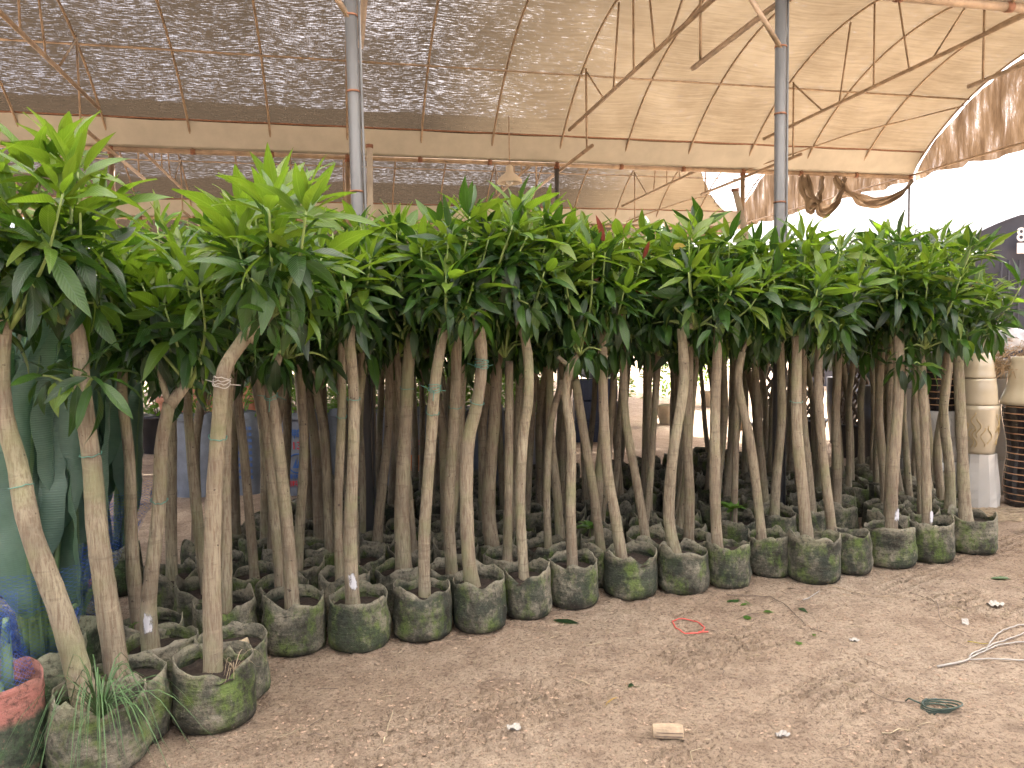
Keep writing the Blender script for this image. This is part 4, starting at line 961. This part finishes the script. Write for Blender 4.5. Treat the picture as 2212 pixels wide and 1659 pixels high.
# shrubs, crate and white bag out in the light beyond
for i, (px, Y, lab) in enumerate(((1322, 13.5, 'bright green potted shrub in the light left of a pale trunk gap'), (1440, 13.0, 'round potted shrub standing in the sunny gap'), (1120, 12.0, 'bushy shrub in pot beyond the white sack'), (960, 12.5, 'bushy shrub in pot behind the sack row'), (1530, 16, 'small bright shrub farthest out in the sunlight'))):
    p = at(px, 850, Y); root = empty('potted_shrub', (p.x, Y, 0)); tag(root, lab, 'potted shrub', 'potted shrubs in the light beyond')
    hd = link('shrub_leaves', HED[i % 3], root); hd['kind'] = 'stuff'; hd.scale = (1.7, 1.7, 1.5); hd.location = (0, 0, -.72)
    mb = MB(); mb.lathe([(.12, 0), (.17, .30), (.18, .33), (.16, .33), (.15, .28), (.001, .28)], 24); mb.build('pot', M['bamboo'], root)
p = at(1285, 900, 11.); root = empty('crate_stack', (p.x, 11, 0)); tag(root, 'dark blue crate standing in the gap right of the white sack', 'crate')
for k in range(3):
    mb = MB(); mb.box(-.3, .3, -.2, .2, .3*k+.01, .3*k+.05); 
    for (x0, x1, y0, y1) in ((-.3, .3, -.2, -.18), (-.3, .3, .18, .2), (-.3, -.28, -.18, .18), (.28, .3, -.18, .18)): mb.box(x0, x1, y0, y1, .3*k+.05, .3*k+.29)
    for q in range(7): mb.box(-.27+q*.085, -.25+q*.085, -.212, -.2, .3*k+.05, .3*k+.27)
    mb.build('crate', M['crate'], root, False)
def blob(name, loc, r, mat, label, cat, seed, amp=.25, parts='skin', group=None):
    root = empty(name, loc); tag(root, label, cat, group); mb = MB(); prof = []
    n = 16; V = []; sides = 28; Fc = []
    for i in range(n+1):
        a_ = math.pi*i/n-math.pi/2
        for k in range(sides):
            q = 2*math.pi*k/sides; d = 1+amp*(float(vnoise(math.cos(q)*2.5+seed, math.sin(q)*2.5+a_*2, 3))-.5)*2+amp*.5*(float(vnoise(math.cos(q)*6+seed, math.sin(q)*6+a_*6, 5))-.5)
            V.append((r[0]*math.cos(a_)*math.cos(q)*d, r[1]*math.cos(a_)*math.sin(q)*d, r[2]*(1+math.sin(a_)*d)))
    Fc = [(i*sides+k, i*sides+(k+1) % sides, (i+1)*sides+(k+1) % sides, (i+1)*sides+k) for i in range(n) for k in range(sides)]
    mb.add(V, Fc); mb.build(parts, M[mat], root); return root
blob('plastic_bag', (p.x, 11, .9), (.27, .2, .17), 'plastic', 'white plastic bag lying on the dark blue crate', 'bag', 3)
p2 = at(985, 745, 10.5); blob('plastic_bag', (p2.x, 10.5, 1.1), (.2, .15, .35), 'plastic', 'white plastic bag hanging bright between crowns and sacks', 'bag', 5)
# ------------------------------------------------------------------ lattice-trunk ficus with wrapped tops
for i, (px, Y, lab) in enumerate(((1665, 9.4, 'lattice trunk ficus with its top wrapped in dark green plastic, left one'), (1745, 9.8, 'lattice trunk ficus with wrapped top, middle one'), (1850, 9.2, 'lattice trunk ficus with its top wrapped in green plastic, right one'))):
    rs = random.Random(i+80); b = at(px, 950, Y); root = empty('lattice_ficus', (b.x, Y, 0)); tag(root, lab, 'potted tree', 'lattice trunk ficus with wrapped tops')
    mb = MB(); mb.lathe([(.17, 0), (.22, .36), (.24, .38), (.24, .41), (.215, .41), (.205, .34), (.001, .34)], 28); mb.build('pot', M['black'], root)
    for k in range(10):
        ph = k*2*math.pi/10
        for sgn in (1, -1):
            pts = []
            for j in range(31):
                t = j/30; a_ = ph+sgn*t*3.2; r = .17+.012*math.sin(t*3.14*10+k); pts.append((r*math.cos(a_), r*math.sin(a_), .34+.95*t))
            mb = MB(); mb.tube(pts, [.016+.004*math.sin(j*1.7+k) for j in range(31)], 6); mb.build('woven_stem', M['trunkwood'], root)
    V = []; sides = 30; mb = MB()
    def wb(i_, k, q, z, i=i): return 1+.10*(float(vnoise(math.cos(q)*2+i*5, math.sin(q)*2+z*6, 3))-.5)*2+.03*math.sin(z*60+q*2)
    prof = [(.12, 1.13), (.21, 1.17), (.25, 1.3)]+[(.25+.02*math.sin(j), 1.3+.06*j) for j in range(1, 9)]+[(.20, 1.85), (.1, 1.95), (.001, 1.97)]
    mb.lathe(prof, sides, wob=wb); mb.build('plastic_wrap', M['greenwrap'], root)
for i, (px, Y, lab) in enumerate(((1905, 8.6, 'upright green plastic wrapped bundle left of the grey pot column'), (1820, 10.4, 'upright green plastic wrapped bundle behind the right lattice ficus'))):
    b = at(px, 800, Y); rt = blob('wrapped_bundle', (b.x, Y, .9), (.22, .2, .5), 'greenwrap', lab, 'wrapped bundle', 21+i, .16, 'plastic_wrap')
    st = empty('bundle_stand', (b.x, Y, 0)); tag(st, 'black pot carrying the '+lab.replace('upright ', ''), 'pot'); mb = MB(); mb.lathe([(.15, 0), (.2, .5), (.2, .9), (.18, .9), (.001, .89)], 20); mb.build('pot_body', M['black'], st)
# ------------------------------------------------------------------ stacked glazed pots, right
def pot(px, yb, yt, Y, prof, mat, label, deco=None, half=40, lip=True, seed=0):
    ref = at(px, yb, Y); zt = at(px, yt, Y).z; zb = max(0., ref.z); H = zt-zb; R = half*Y/F
    root = empty('glazed_pot', (ref.x, Y, zb+.001)); tag(root, label, 'ceramic pot', 'glazed and clay pots stacked at right')
    pr = []
    for j in range(len(prof)-1):
        for q in range(6): t = q/6; a_, b_ = prof[j], prof[j+1]; tt = t*t*(3-2*t); pr.append(((a_[0]+(b_[0]-a_[0])*tt)*R, (a_[1]+(b_[1]-a_[1])*t)*(H-.004)))
    pr.append((prof[-1][0]*R, H-.004)); pr = [(.001, .002)]+pr+[(prof[-1][0]*R*.86, H-.004), (prof[-1][0]*R*.84, H*.8), (.001, H*.78)]
    sides = 12 if deco == 'facet' else 48
    mb = MB(); mb.lathe(pr, sides, wob=(lambda i, k, q, z: 1+.06*(1 if k % 2 else -1)*math.sin(math.pi*min(1, max(0, z/H)))) if deco == 'facet' else None)
    mb.build('pot_body', M[mat], root, smooth=deco != 'facet')
    if deco in ('relief', 'gold'):
        rs = random.Random(seed)
        mb = MB()
        for k in range(26 if deco == 'relief' else 12):
            q = rs.uniform(-2.9, -.3); z0 = rs.uniform(.1, .5)*H; pts = []
            for j in range(12):
                t = j/11; z = z0+t*H*.38; zz = z/H; rr = np.interp(zz, [p_[1] for p_ in prof], [p_[0] for p_ in prof])*R+.002; a_ = q+.12*math.sin(t*7+k); pts.append((rr*math.cos(a_), rr*math.sin(a_), z))
            mb.tube(pts, .0035, 5)
        mb.build('relief_ornament', M['white' if deco == 'relief' else 'gold'], root)
    return root, zt, R
cyl = [(1, 0), (1, 1)]
Y1 = onz(2110, 1099).y+.16
pot(2112, 1104, 977, Y1, [(1.0, 0), (.82, 1)], 'white', 'white faceted pot at the foot of the cream column', 'facet', 41)
pot(2112, 977, 873, Y1, [(.76, 0), (.9, .4), (.95, 1)], 'cream', 'cream pot with gold raised ornament, above the faceted one', 'gold', 42, seed=4)
pot(2112, 873, 816, Y1, [(.92, 0), (.88, .5), (.80, 1)], 'cream', 'plain cream pot second from the top of the column', None, 42)
pot(2112, 816, 762, Y1, [(.80, 0), (.74, .4), (.58, 1)], 'cream', 'plain cream inverted pot topping the cream column', None, 42)
pot(2222, 1106, 873, Y1-.05, [(.9, 0), (1.02, .2), (.88, .55), (1.12, .97), (1.1, 1)], 'ringed', 'black pot with thin tan rings at the right picture edge', None, 50)
pot(2222, 873, 769, Y1-.05, [(1.1, 0), (.82, .45), (.70, 1)], 'cream', 'pale flared pot standing on the black ringed one at the right edge', None, 50)
Y2 = Y1+.28
pot(2032, 1089, 993, Y2, [(.95, 0), (1, 1)], 'white', 'lower white pot with wavy relief behind the rightmost trunks', 'relief', 38, seed=8)
pot(2032, 993, 885, Y2, [(.95, 0), (1, 1)], 'white', 'upper white pot with wavy relief behind the rightmost trunks', 'relief', 38, seed=9)
pot(2032, 885, 762, Y2, [(.97, 0), (.9, .2), (.97, 1)], 'ringed', 'black pot with tan rings standing on the white relief pots', None, 38)
Y3 = Y1+.5
for (px, ys, nm) in ((1968, (1080, 986, 837), 'column left of the white relief pots'), (2172, (1085, 989, 885, 816, 775), 'column between the cream and black ringed columns')):
    for j in range(len(ys)-1):
        pot(px, ys[j], ys[j+1], Y3, [(.94, 0), (1, .9), (1, 1)], 'greypot', ('lowest', 'second', 'third', 'top')[j]+' plain grey clay pot of the '+nm, None, 42)
q1 = at(2098, 762, Y1+.05); blob('wrapped_bundle', (q1.x, Y1+.05, q1.z), (.15, .13, .16), 'greenwrap', 'pale green net bundle sitting on the cream pot column', 'wrapped bundle', 31, .25, 'net_wrap')
q1 = at(1972, 837, Y3); root = empty('paper_box', (q1.x, Y3, q1.z)); tag(root, 'small white box on the left grey clay column', 'box'); mb = MB(); mb.box(-.07, .07, -.06, .06, .002, .11); mb.build('box_body', M['plastic'], root, False); mb = MB(); mb.box(-.075, .075, -.065, .065, .112, .135); mb.build('lid', M['plastic'], root, False)
# straw heap on the pots
q1 = at(2185, 790, Y1+.15); root = empty('straw_heap', (q1.x+.08, Y1+.2, q1.z-.04)); tag(root, 'heap of brown straw lying on top of the right pots', 'straw'); mb = MB(); rs = random.Random(44)
for i in range(700):
    q = rs.uniform(0, 6.28); r = rs.random()**.6*.34; z = .30*(1-(r/.34)**1.4)*rs.random(); a_ = Vector((r*math.cos(q), .7*r*math.sin(q), z)); dq = q+rs.uniform(-1.1, 1.1); l_ = rs.uniform(.1, .26)
    b_ = a_+Vector((math.cos(dq)*l_, math.sin(dq)*l_*.7, rs.uniform(-.10, .03))); m_ = a_.lerp(b_, .5)+Vector((0, 0, rs.uniform(0, .05))); mb.tube([a_, m_, b_], .0022, 3, False)
mb.build('straw_stalks', M['straw'], root)['kind'] = 'stuff'
q1 = at(2195, 735, Y1+.5); blob('plastic_bag', (q1.x, Y1+.75, q1.z-.12), (.24, .16, .13), 'plastic', 'crumpled white plastic sack behind the straw heap', 'bag', 9, .3)
blob('plastic_bag', (at(2155, 760, Y1+.8).x, Y1+.9, at(2155, 770, Y1+.8).z-.03), (.1, .08, .06), 'plastic', 'small white and clear plastic bag beside the straw heap', 'bag', 12, .3)
# dark shade cloth house with an 8 in the right background
Yb = 15.0; xL = at(2085, 600, Yb).x
root = empty('shade_cloth_shed', (xL, Yb, 0)); tag(root, 'dark shade cloth shed with a white figure 8 at the right edge', 'shed')
zz = at(2212, 462, Yb).z; z1 = at(2110, 500, Yb).z
mb = MB(); n = 40; P_ = []
for j in range(n+1):
    x_ = 6.0*j/n; top = z1-.25+(zz-z1+.25)*min(1, x_/1.1)**.6; P_.append([(x_, .05*math.sin(x_*7)*(1-i/6)+.02*float(vnoise(x_*4, i, 2)), top*i/6) for i in range(7)])
grid_mesh(mb, P_).build('front_cloth', M['tarp'], root)
mb = MB(); P_ = [[(x_[-1][0], y_, x_[-1][2]+.3*math.sin(y_/8*3.14)) for y_ in (0, 2, 4, 6, 8)] for x_ in P_]; grid_mesh(mb, P_).build('roof_cloth', M['tarp'], root)
mb = MB(); mb.add([(0, 0, 0), (0, 8, 0), (0, 8, z1-.25), (0, 0, z1-.25)], [(0, 1, 2, 3)]); mb.build('side_cloth', M['tarp'], root)
for px in (2160, 2176, 2198):
    xx = at(px, 700, Yb-.12).x-xL; mb = MB(); mb.tube([(xx, -.12, 0), (xx, -.12, zz-.9)], .022, 8); mb.build('post', M['darkpole'], root)
e8 = at(2206, 508, Yb-.16); text_mesh('8', .36, M['letterwhite'], root, (e8.x-xL, -.16, e8.z), name='figure_eight', ext=.004)
e8 = at(2208, 536, Yb-.16); mb = MB(); mb.box(e8.x-xL-.1, e8.x-xL+.5, -.17, -.155, e8.z-.10, e8.z+.10); mb.build('white_patch', M['letterwhite'], root, False)
a_ = at(2098, 652, 9.); b_ = at(2166, 790, 9.); dd = b_-a_; b_ = b_+dd*(-(b_.z)/dd.z if dd.z else 0)
root = empty('leaning_pipe', (b_.x, b_.y, 0)); tag(root, 'grey pipe leaning diagonally behind the cream pots', 'pipe'); mb = MB(); mb.tube([b_-root.location, a_-root.location], .022, 10); mb.build('pipe', M['pole'], root)
mb = MB(); mb.tube([a_-root.location, a_-root.location+Vector((0, 0, .015))], .027, 10); mb.build('end_cap', M['rust'], root)
# ------------------------------------------------------------------ litter on the ground
def gz(x, y): return float(ground_h(np.array([x]), np.array([y]))[0])
rs = random.Random(99)
mb = MB(); base_oct = np.array([(1, 0, 0), (-1, 0, 0), (0, 1, 0), (0, -1, 0), (0, 0, 1), (0, 0, -1)], float); of = [(0, 2, 4), (2, 1, 4), (1, 3, 4), (3, 0, 4), (2, 0, 5), (1, 2, 5), (3, 1, 5), (0, 3, 5)]
N = 15000; xs = []; 
for i in range(N):
    px = rs.uniform(300, 2230); py = rs.uniform(1120, 1665); p = onz(px, py)
    if float(vnoise(p.x*2.3, p.y*2.3, 31)) < rs.random()*.9: continue
    # keep off the trees' area
    if p.y > A[1]+(p.x-A[0])*.345+.0: continue
    xs.append(p)
zz_ = ground_h(np.array([p.x for p in xs]), np.array([p.y for p in xs]))
for p, z in zip(xs, zz_):
    s = rs.choice((.002, .003, .004, .005, .008)); v = base_oct*np.array([s*rs.uniform(.7, 1.6), s*rs.uniform(.7, 1.6), s*rs.uniform(.4, .9)])*np.random.uniform(.6, 1.2, (6, 1)); a_ = rs.uniform(0, 6.28)
    v = v @ np.array([[math.cos(a_), -math.sin(a_), 0], [math.sin(a_), math.cos(a_), 0], [0, 0, 1]]); mb.add(v+np.array((p.x, p.y, z+s*.25)), of)
o = mb.build('soil_crumbs', M['crumb'], None, False); tag(o, 'crumbs and small clods of brown soil strewn on the dirt floor', 'soil crumbs', None, 'stuff')
mb = MB(); mb2 = MB()
for i in range(260):
    px = rs.uniform(380, 2220); py = rs.choice((rs.uniform(1130, 1400), rs.uniform(1200, 1650))); p = onz(px, py)
    if p.y > A[1]+(p.x-A[0])*.345-.05: continue
    z = gz(p.x, p.y)+.004; a_ = rs.uniform(0, 6.28); l_ = rs.uniform(.015, .11); d = Vector((math.cos(a_), math.sin(a_), 0))*l_; c = Vector((p.x, p.y, z)); s_ = Vector((-d.y, d.x, 0))*rs.uniform(-.25, .25)
    (mb if rs.random() < .6 else mb2).tube([c-d*.5, c+s_+Vector((0, 0, rs.uniform(0, .012))), c+d*.5], rs.uniform(.0008, .0022), 4)
tag(mb.build('straw_litter', M['drystraw']), 'short pale straw bits scattered on the dirt floor', 'straw', None, 'stuff')
tag(mb2.build('twig_litter', M['drytwig']), 'small dark twig bits scattered on the dirt floor', 'twigs', None, 'stuff')
mb = MB()
for i in range(230):
    px = rs.uniform(380, 2220); py = rs.uniform(1180, 1650); p = onz(px, py)
    if p.y > A[1]+(p.x-A[0])*.345-.05: continue
    v, f, u = LEAFV[rs.randrange(6)]; d = Vector((rs.uniform(-1, 1), rs.uniform(-1, 1), rs.uniform(-.1, .3))); R = np.array(orient(d, rs, .6)); mb.add((v*np.array([rs.uniform(.8, 1.8), 1, 1.6])*rs.uniform(.010, .022)) @ R.T+np.array((p.x, p.y, gz(p.x, p.y)+.008)), f, u)
tag(mb.build('dry_leaf_litter', M['dryleaf']), 'crumbled dry leaf scraps scattered on the dirt floor', 'leaf litter', None, 'stuff')
def fallen(px, py, L, ang, mat, label, v=1, wide=1., curl=1., cat='fallen leaf'):
    p = onz(px, py); root = empty('fallen_leaf', (p.x, p.y, gz(p.x, p.y)+.006)); tag(root, label, cat, 'fallen leaves on the dirt')
    V_, f, u = LEAFV[v]; a_ = math.radians(ang); d = Vector((math.cos(a_), math.sin(a_), .12)); R = np.array(orient(d, random.Random(1), .01)); mb = MB(); mb.add((V_*np.array([wide, 1, curl])*L) @ R.T, f, u); mb.build('blade', M[mat], root)
    mb = MB(); mb.tube([(0, 0, 0), tuple(-d*L*.15)], .0012, 4); mb.build('leaf_stalk', M['drystraw'], root)
fallen(1356, 1492, .12, 40, 'leaf', 'curled green leaf lying alone in the centre foreground', 4, 1.1, 1.2)
fallen(1195, 1340, .15, -15, 'leaf', 'dark green leaf beside the moss streaked bag', 1, 1.3, .5)
fallen(1308, 1530, .10, 50, 'yellow', 'narrow pale leaf standing on edge left of the curled green one', 0, .5)
fallen(1570, 1300, .14, 10, 'leaf', 'dark wilted leaf in front of the grey bag, lower left', 1, 1.2)
fallen(1585, 1303, .13, -20, 'young', 'bright green leaf in the small pile near the grey bag', 3, 1.2)
fallen(1600, 1312, .10, 30, 'shrub', 'pale underside leaf in the small pile near the grey bag', 1, 1.2)
fallen(1617, 1340, .06, 80, 'shrub', 'small heart shaped leaf below the leaf pile', 3, 2.6, .4)
fallen(1648, 1325, .06, -10, 'shrub', 'small pale leaf right of the leaf pile', 3, 2., .6)
fallen(1722, 1316, .07, -60, 'leaf', 'small green leaf in front of the right steel post', 3, 1.4)
fallen(1728, 1395, .06, 75, 'shrub', 'oval grey green leaf with pale midrib right of the red string', 3, 2.)
fallen(1758, 1378, .045, 60, 'young', 'tiny bright leaf above the oval grey green one', 3, 1.4)
fallen(2140, 1253, .15, 5, 'leaf', 'long green leaf near the right picture edge', 1, 1.2, .5)
fallen(1610, 1280, .12, 0, 'dryleaf', 'pale dry curled leaf at the foot of the bright mossy bag', 4, 1.2, 1.2)
fallen(1700, 1275, .12, 25, 'dryleaf', 'pale dry leaf in front of the stout tree bag', 4, .9, 1.2)
fallen(600, 1520, .12, -20, 'dryleaf', 'brown curled dry leaf left of centre foreground', 4, 1., 1.6)
fallen(815, 1585, .10, -35, 'dryleaf', 'brown dry leaf beside the pale straw, lower left foreground', 4, 1.2, 1.6)
fallen(1470, 1600, .06, 10, 'dryleaf', 'dry grey leaf scrap below the split wood block', 4, 1.4, 1.)
def stick(name, pts, r, mat, label, cat='twig', lift=.004, sides=5):
    P3 = [onz(x, y) for x, y in pts]; o = P3[0].copy(); root = empty(name, o); tag(root, label, cat)
    cc = catmull(P3, .03); cc = [Vector((p.x, p.y, gz(p.x, p.y)+lift+r)) - o for p in cc]; mb = MB(); n = len(cc); mb.tube(cc, [r*(1.1-.5*i/max(1, n-1)) for i in range(n)], sides); mb.build('stem', M[mat], root); return root, o
stick('straw_stalk', [(828, 1610), (838, 1575), (851, 1540)], .003, 'drystraw', 'pale straw stalk lying in the lower left foreground', 'straw')
stick('twig', [(1570, 1285), (1640, 1290), (1690, 1305), (1740, 1350), (1775, 1365)], .0028, 'drytwig', 'long dark twig curving right from the leaf pile')
stick('twig', [(1780, 1262), (1860, 1285), (1940, 1290), (2020, 1293)], .0022, 'wood', 'long thin reddish twig in front of the crumpled rim bag')
stick('twig', [(1965, 1280), (2020, 1300), (2035, 1345), (2090, 1370)], .0022, 'drytwig', 'thin dark twig winding down near the right edge')
stick('straw_stalk', [(1905, 1590), (1960, 1580), (2020, 1568)], .0028, 'drystraw', 'long pale straw stalk in the lower right foreground', 'straw')
stick('straw_stalk', [(1735, 1300), (1770, 1280)], .0035, 'paletwig', 'short white stick right of centre on the dirt', 'stick')
stick('twig', [(1875, 1500), (1925, 1523), (1990, 1520)], .002, 'drytwig', 'thin dark hooked twig at the right of the foreground')
rt, o = stick('pale_branch', [(2025, 1445), (2090, 1430), (2100, 1415), (2160, 1390), (2212, 1370)], .005, 'paletwig', 'forked whitish branch lying at the right picture edge', 'branch')
for q in ([(2095, 1425), (2150, 1400), (2220, 1388)], [(2130, 1405), (2160, 1370), (2225, 1350)], [(2090, 1430), (2150, 1428), (2220, 1430)]):
    cc = [Vector((p.x, p.y, gz(p.x, p.y)+.01))-o for p in catmull([onz(*k_) for k_ in q], .03)]; mb = MB(); mb.tube(cc, .0035, 5); mb.build('side_branch', M['paletwig'], rt)
stick('yellow_straw', [(2090, 1388), (2115, 1390), (2135, 1393)], .003, 'yellow', 'small bright yellow straw beside the whitish branch', 'straw')
# red string loop
c0 = onz(1487, 1357); root = empty('red_string_loop', (c0.x, c0.y, gz(c0.x, c0.y)+.005)); tag(root, 'red plastic string loop lying on the dirt below centre right', 'string loop'); mb = MB(); O = root.location.copy()
ppx = [(1452, 1344), (1460, 1358), (1480, 1370), (1508, 1370), (1522, 1360), (1512, 1350), (1490, 1341), (1466, 1340), (1452, 1344)]
cc = catmull([onz(*k_)-O for k_ in ppx], .02); mb.tube([Vector((p.x, p.y, .001+.006*math.sin(i*.8)**2)) for i, p in enumerate(cc)], .0035, 5); mb.build('loop', M['redstring'], root)
mb = MB(); e = onz(1508, 1368)-O; mb.tube([Vector((e.x, e.y, .004)), Vector((e.x+.05, e.y-.005, .006))], .0035, 5); mb.build('loose_end', M['redstring'], root)
# coiled dark green strap
c0 = onz(2022, 1535); root = empty('strap_coil', (c0.x, c0.y, gz(c0.x, c0.y)+.004)); tag(root, 'small coil of dark green plastic strap in the right foreground', 'strap coil'); mb = MB()
for k in range(4):
    ph = k*.7; pts = [((.058+.006*k)*math.cos(a_*.35+ph)+.008*k, (.04+.003*k)*math.sin(a_*.35+ph), .004+.008*k+.006*math.sin(a_*.5+k)) for a_ in range(19)]; mb.tube(pts, .0035, 5)
mb.build('coil', M['greenhose'], root)
mb = MB(); mb.tube([(-.05, .02, .02), (-.085, .045, .03), (-.09, .06, .012)], .0035, 5); mb.build('tail', M['greenhose'], root)
# split wood block
c0 = onz(1443, 1588); root = empty('wood_block', (c0.x, c0.y, gz(c0.x, c0.y)+.0)); tag(root, 'short split wood block lying in the centre foreground', 'wood block'); root.rotation_euler = (0, 0, -.10)
mb = MB(); n = 14; prof = [(math.cos(math.pi*k/n)*.032, math.sin(math.pi*k/n)*.038+.004) for k in range(n+1)]; V = []; Ls = (-.058, -.055, -.02, .02, .05, .056)
for i, x_ in enumerate(Ls):
    sc_ = .94 if i in (0, 5) else 1.
    V += [(x_, p_[0]*sc_*(1+.03*math.sin(i*3+k)), p_[1]*sc_*(1+.04*math.sin(k*2+i))) for k, p_ in enumerate(prof)]
m_ = n+1; Fc = [(i*m_+k, i*m_+k+1, (i+1)*m_+k+1, (i+1)*m_+k) for i in range(5) for k in range(n)]+[tuple(range(m_-1, -1, -1)), tuple(range(5*m_, 6*m_))]+[(i*m_, (i+1)*m_, (i+1)*m_+n, i*m_+n) for i in range(5)]
mb.add(V, Fc); mb.build('block', M['wood'], root, False)
mb = MB(); mb.box(-.05, .05, -.034, -.0315, .010, .013); mb.box(-.045, .052, -.030, -.0275, .022, .0245); mb.build('split_grain', M['drytwig'], root, False)
# small pale chip, plastic scrap
def chip(px, py, w_, d_, h_, mat, name, label, cat, rz=.2):
    c0 = onz(px, py); root = empty(name, (c0.x, c0.y, gz(c0.x, c0.y)+.002), rz); tag(root, label, cat); mb = MB(); P_ = []
    for i in range(6): P_.append([(w_*(i/5-.5), d_*(j/5-.5), h_*(.5+.5*math.sin(i*1.3+j*1.9))+.003) for j in range(6)])
    grid_mesh(mb, P_); P_ = [[(x_, y_, z_-.003) for x_, y_, z_ in r] for r in P_]; grid_mesh(mb, P_); mb.build('scrap', M[mat], root, False)
chip(1110, 1580, .05, .035, .012, 'greypot', 'pot_shard', 'small grey shard in the centre foreground', 'shard')
chip(2150, 1310, .08, .06, .015, 'greypot', 'plastic_scrap', 'pale blue scrap of plastic near the right edge', 'plastic scrap', .6)
chip(1845, 1385, .04, .03, .008, 'greypot', 'plastic_scrap', 'small whitish scrap of plastic in the middle right of the dirt', 'plastic scrap')
chip(1690, 1590, .05, .03, .01, 'paletwig', 'pale_scrap', 'white crumpled scrap low in the centre right foreground', 'scrap', .4)
chip(2085, 1345, .03, .09, .006, 'paletwig', 'wood_chip', 'pale wood sliver above the whitish branch', 'wood chip', -.5)
# straw on the floor by the pots
mb = MB(); rs = random.Random(7)
for i in range(160):
    p = onz(rs.uniform(2090, 2225), rs.uniform(1100, 1128)); a_ = rs.gauss(0, .5); l_ = rs.uniform(.05, .25); d = Vector((math.cos(a_), math.sin(a_), 0))*l_; c = Vector((p.x, p.y, .008)); mb.tube([c-d*.5, c+Vector((0, 0, .01)), c+d*.5], .0018, 4)
tag(mb.build('floor_straw', M['drystraw']), 'loose straw on the floor in front of the glazed pots', 'straw', None, 'stuff')
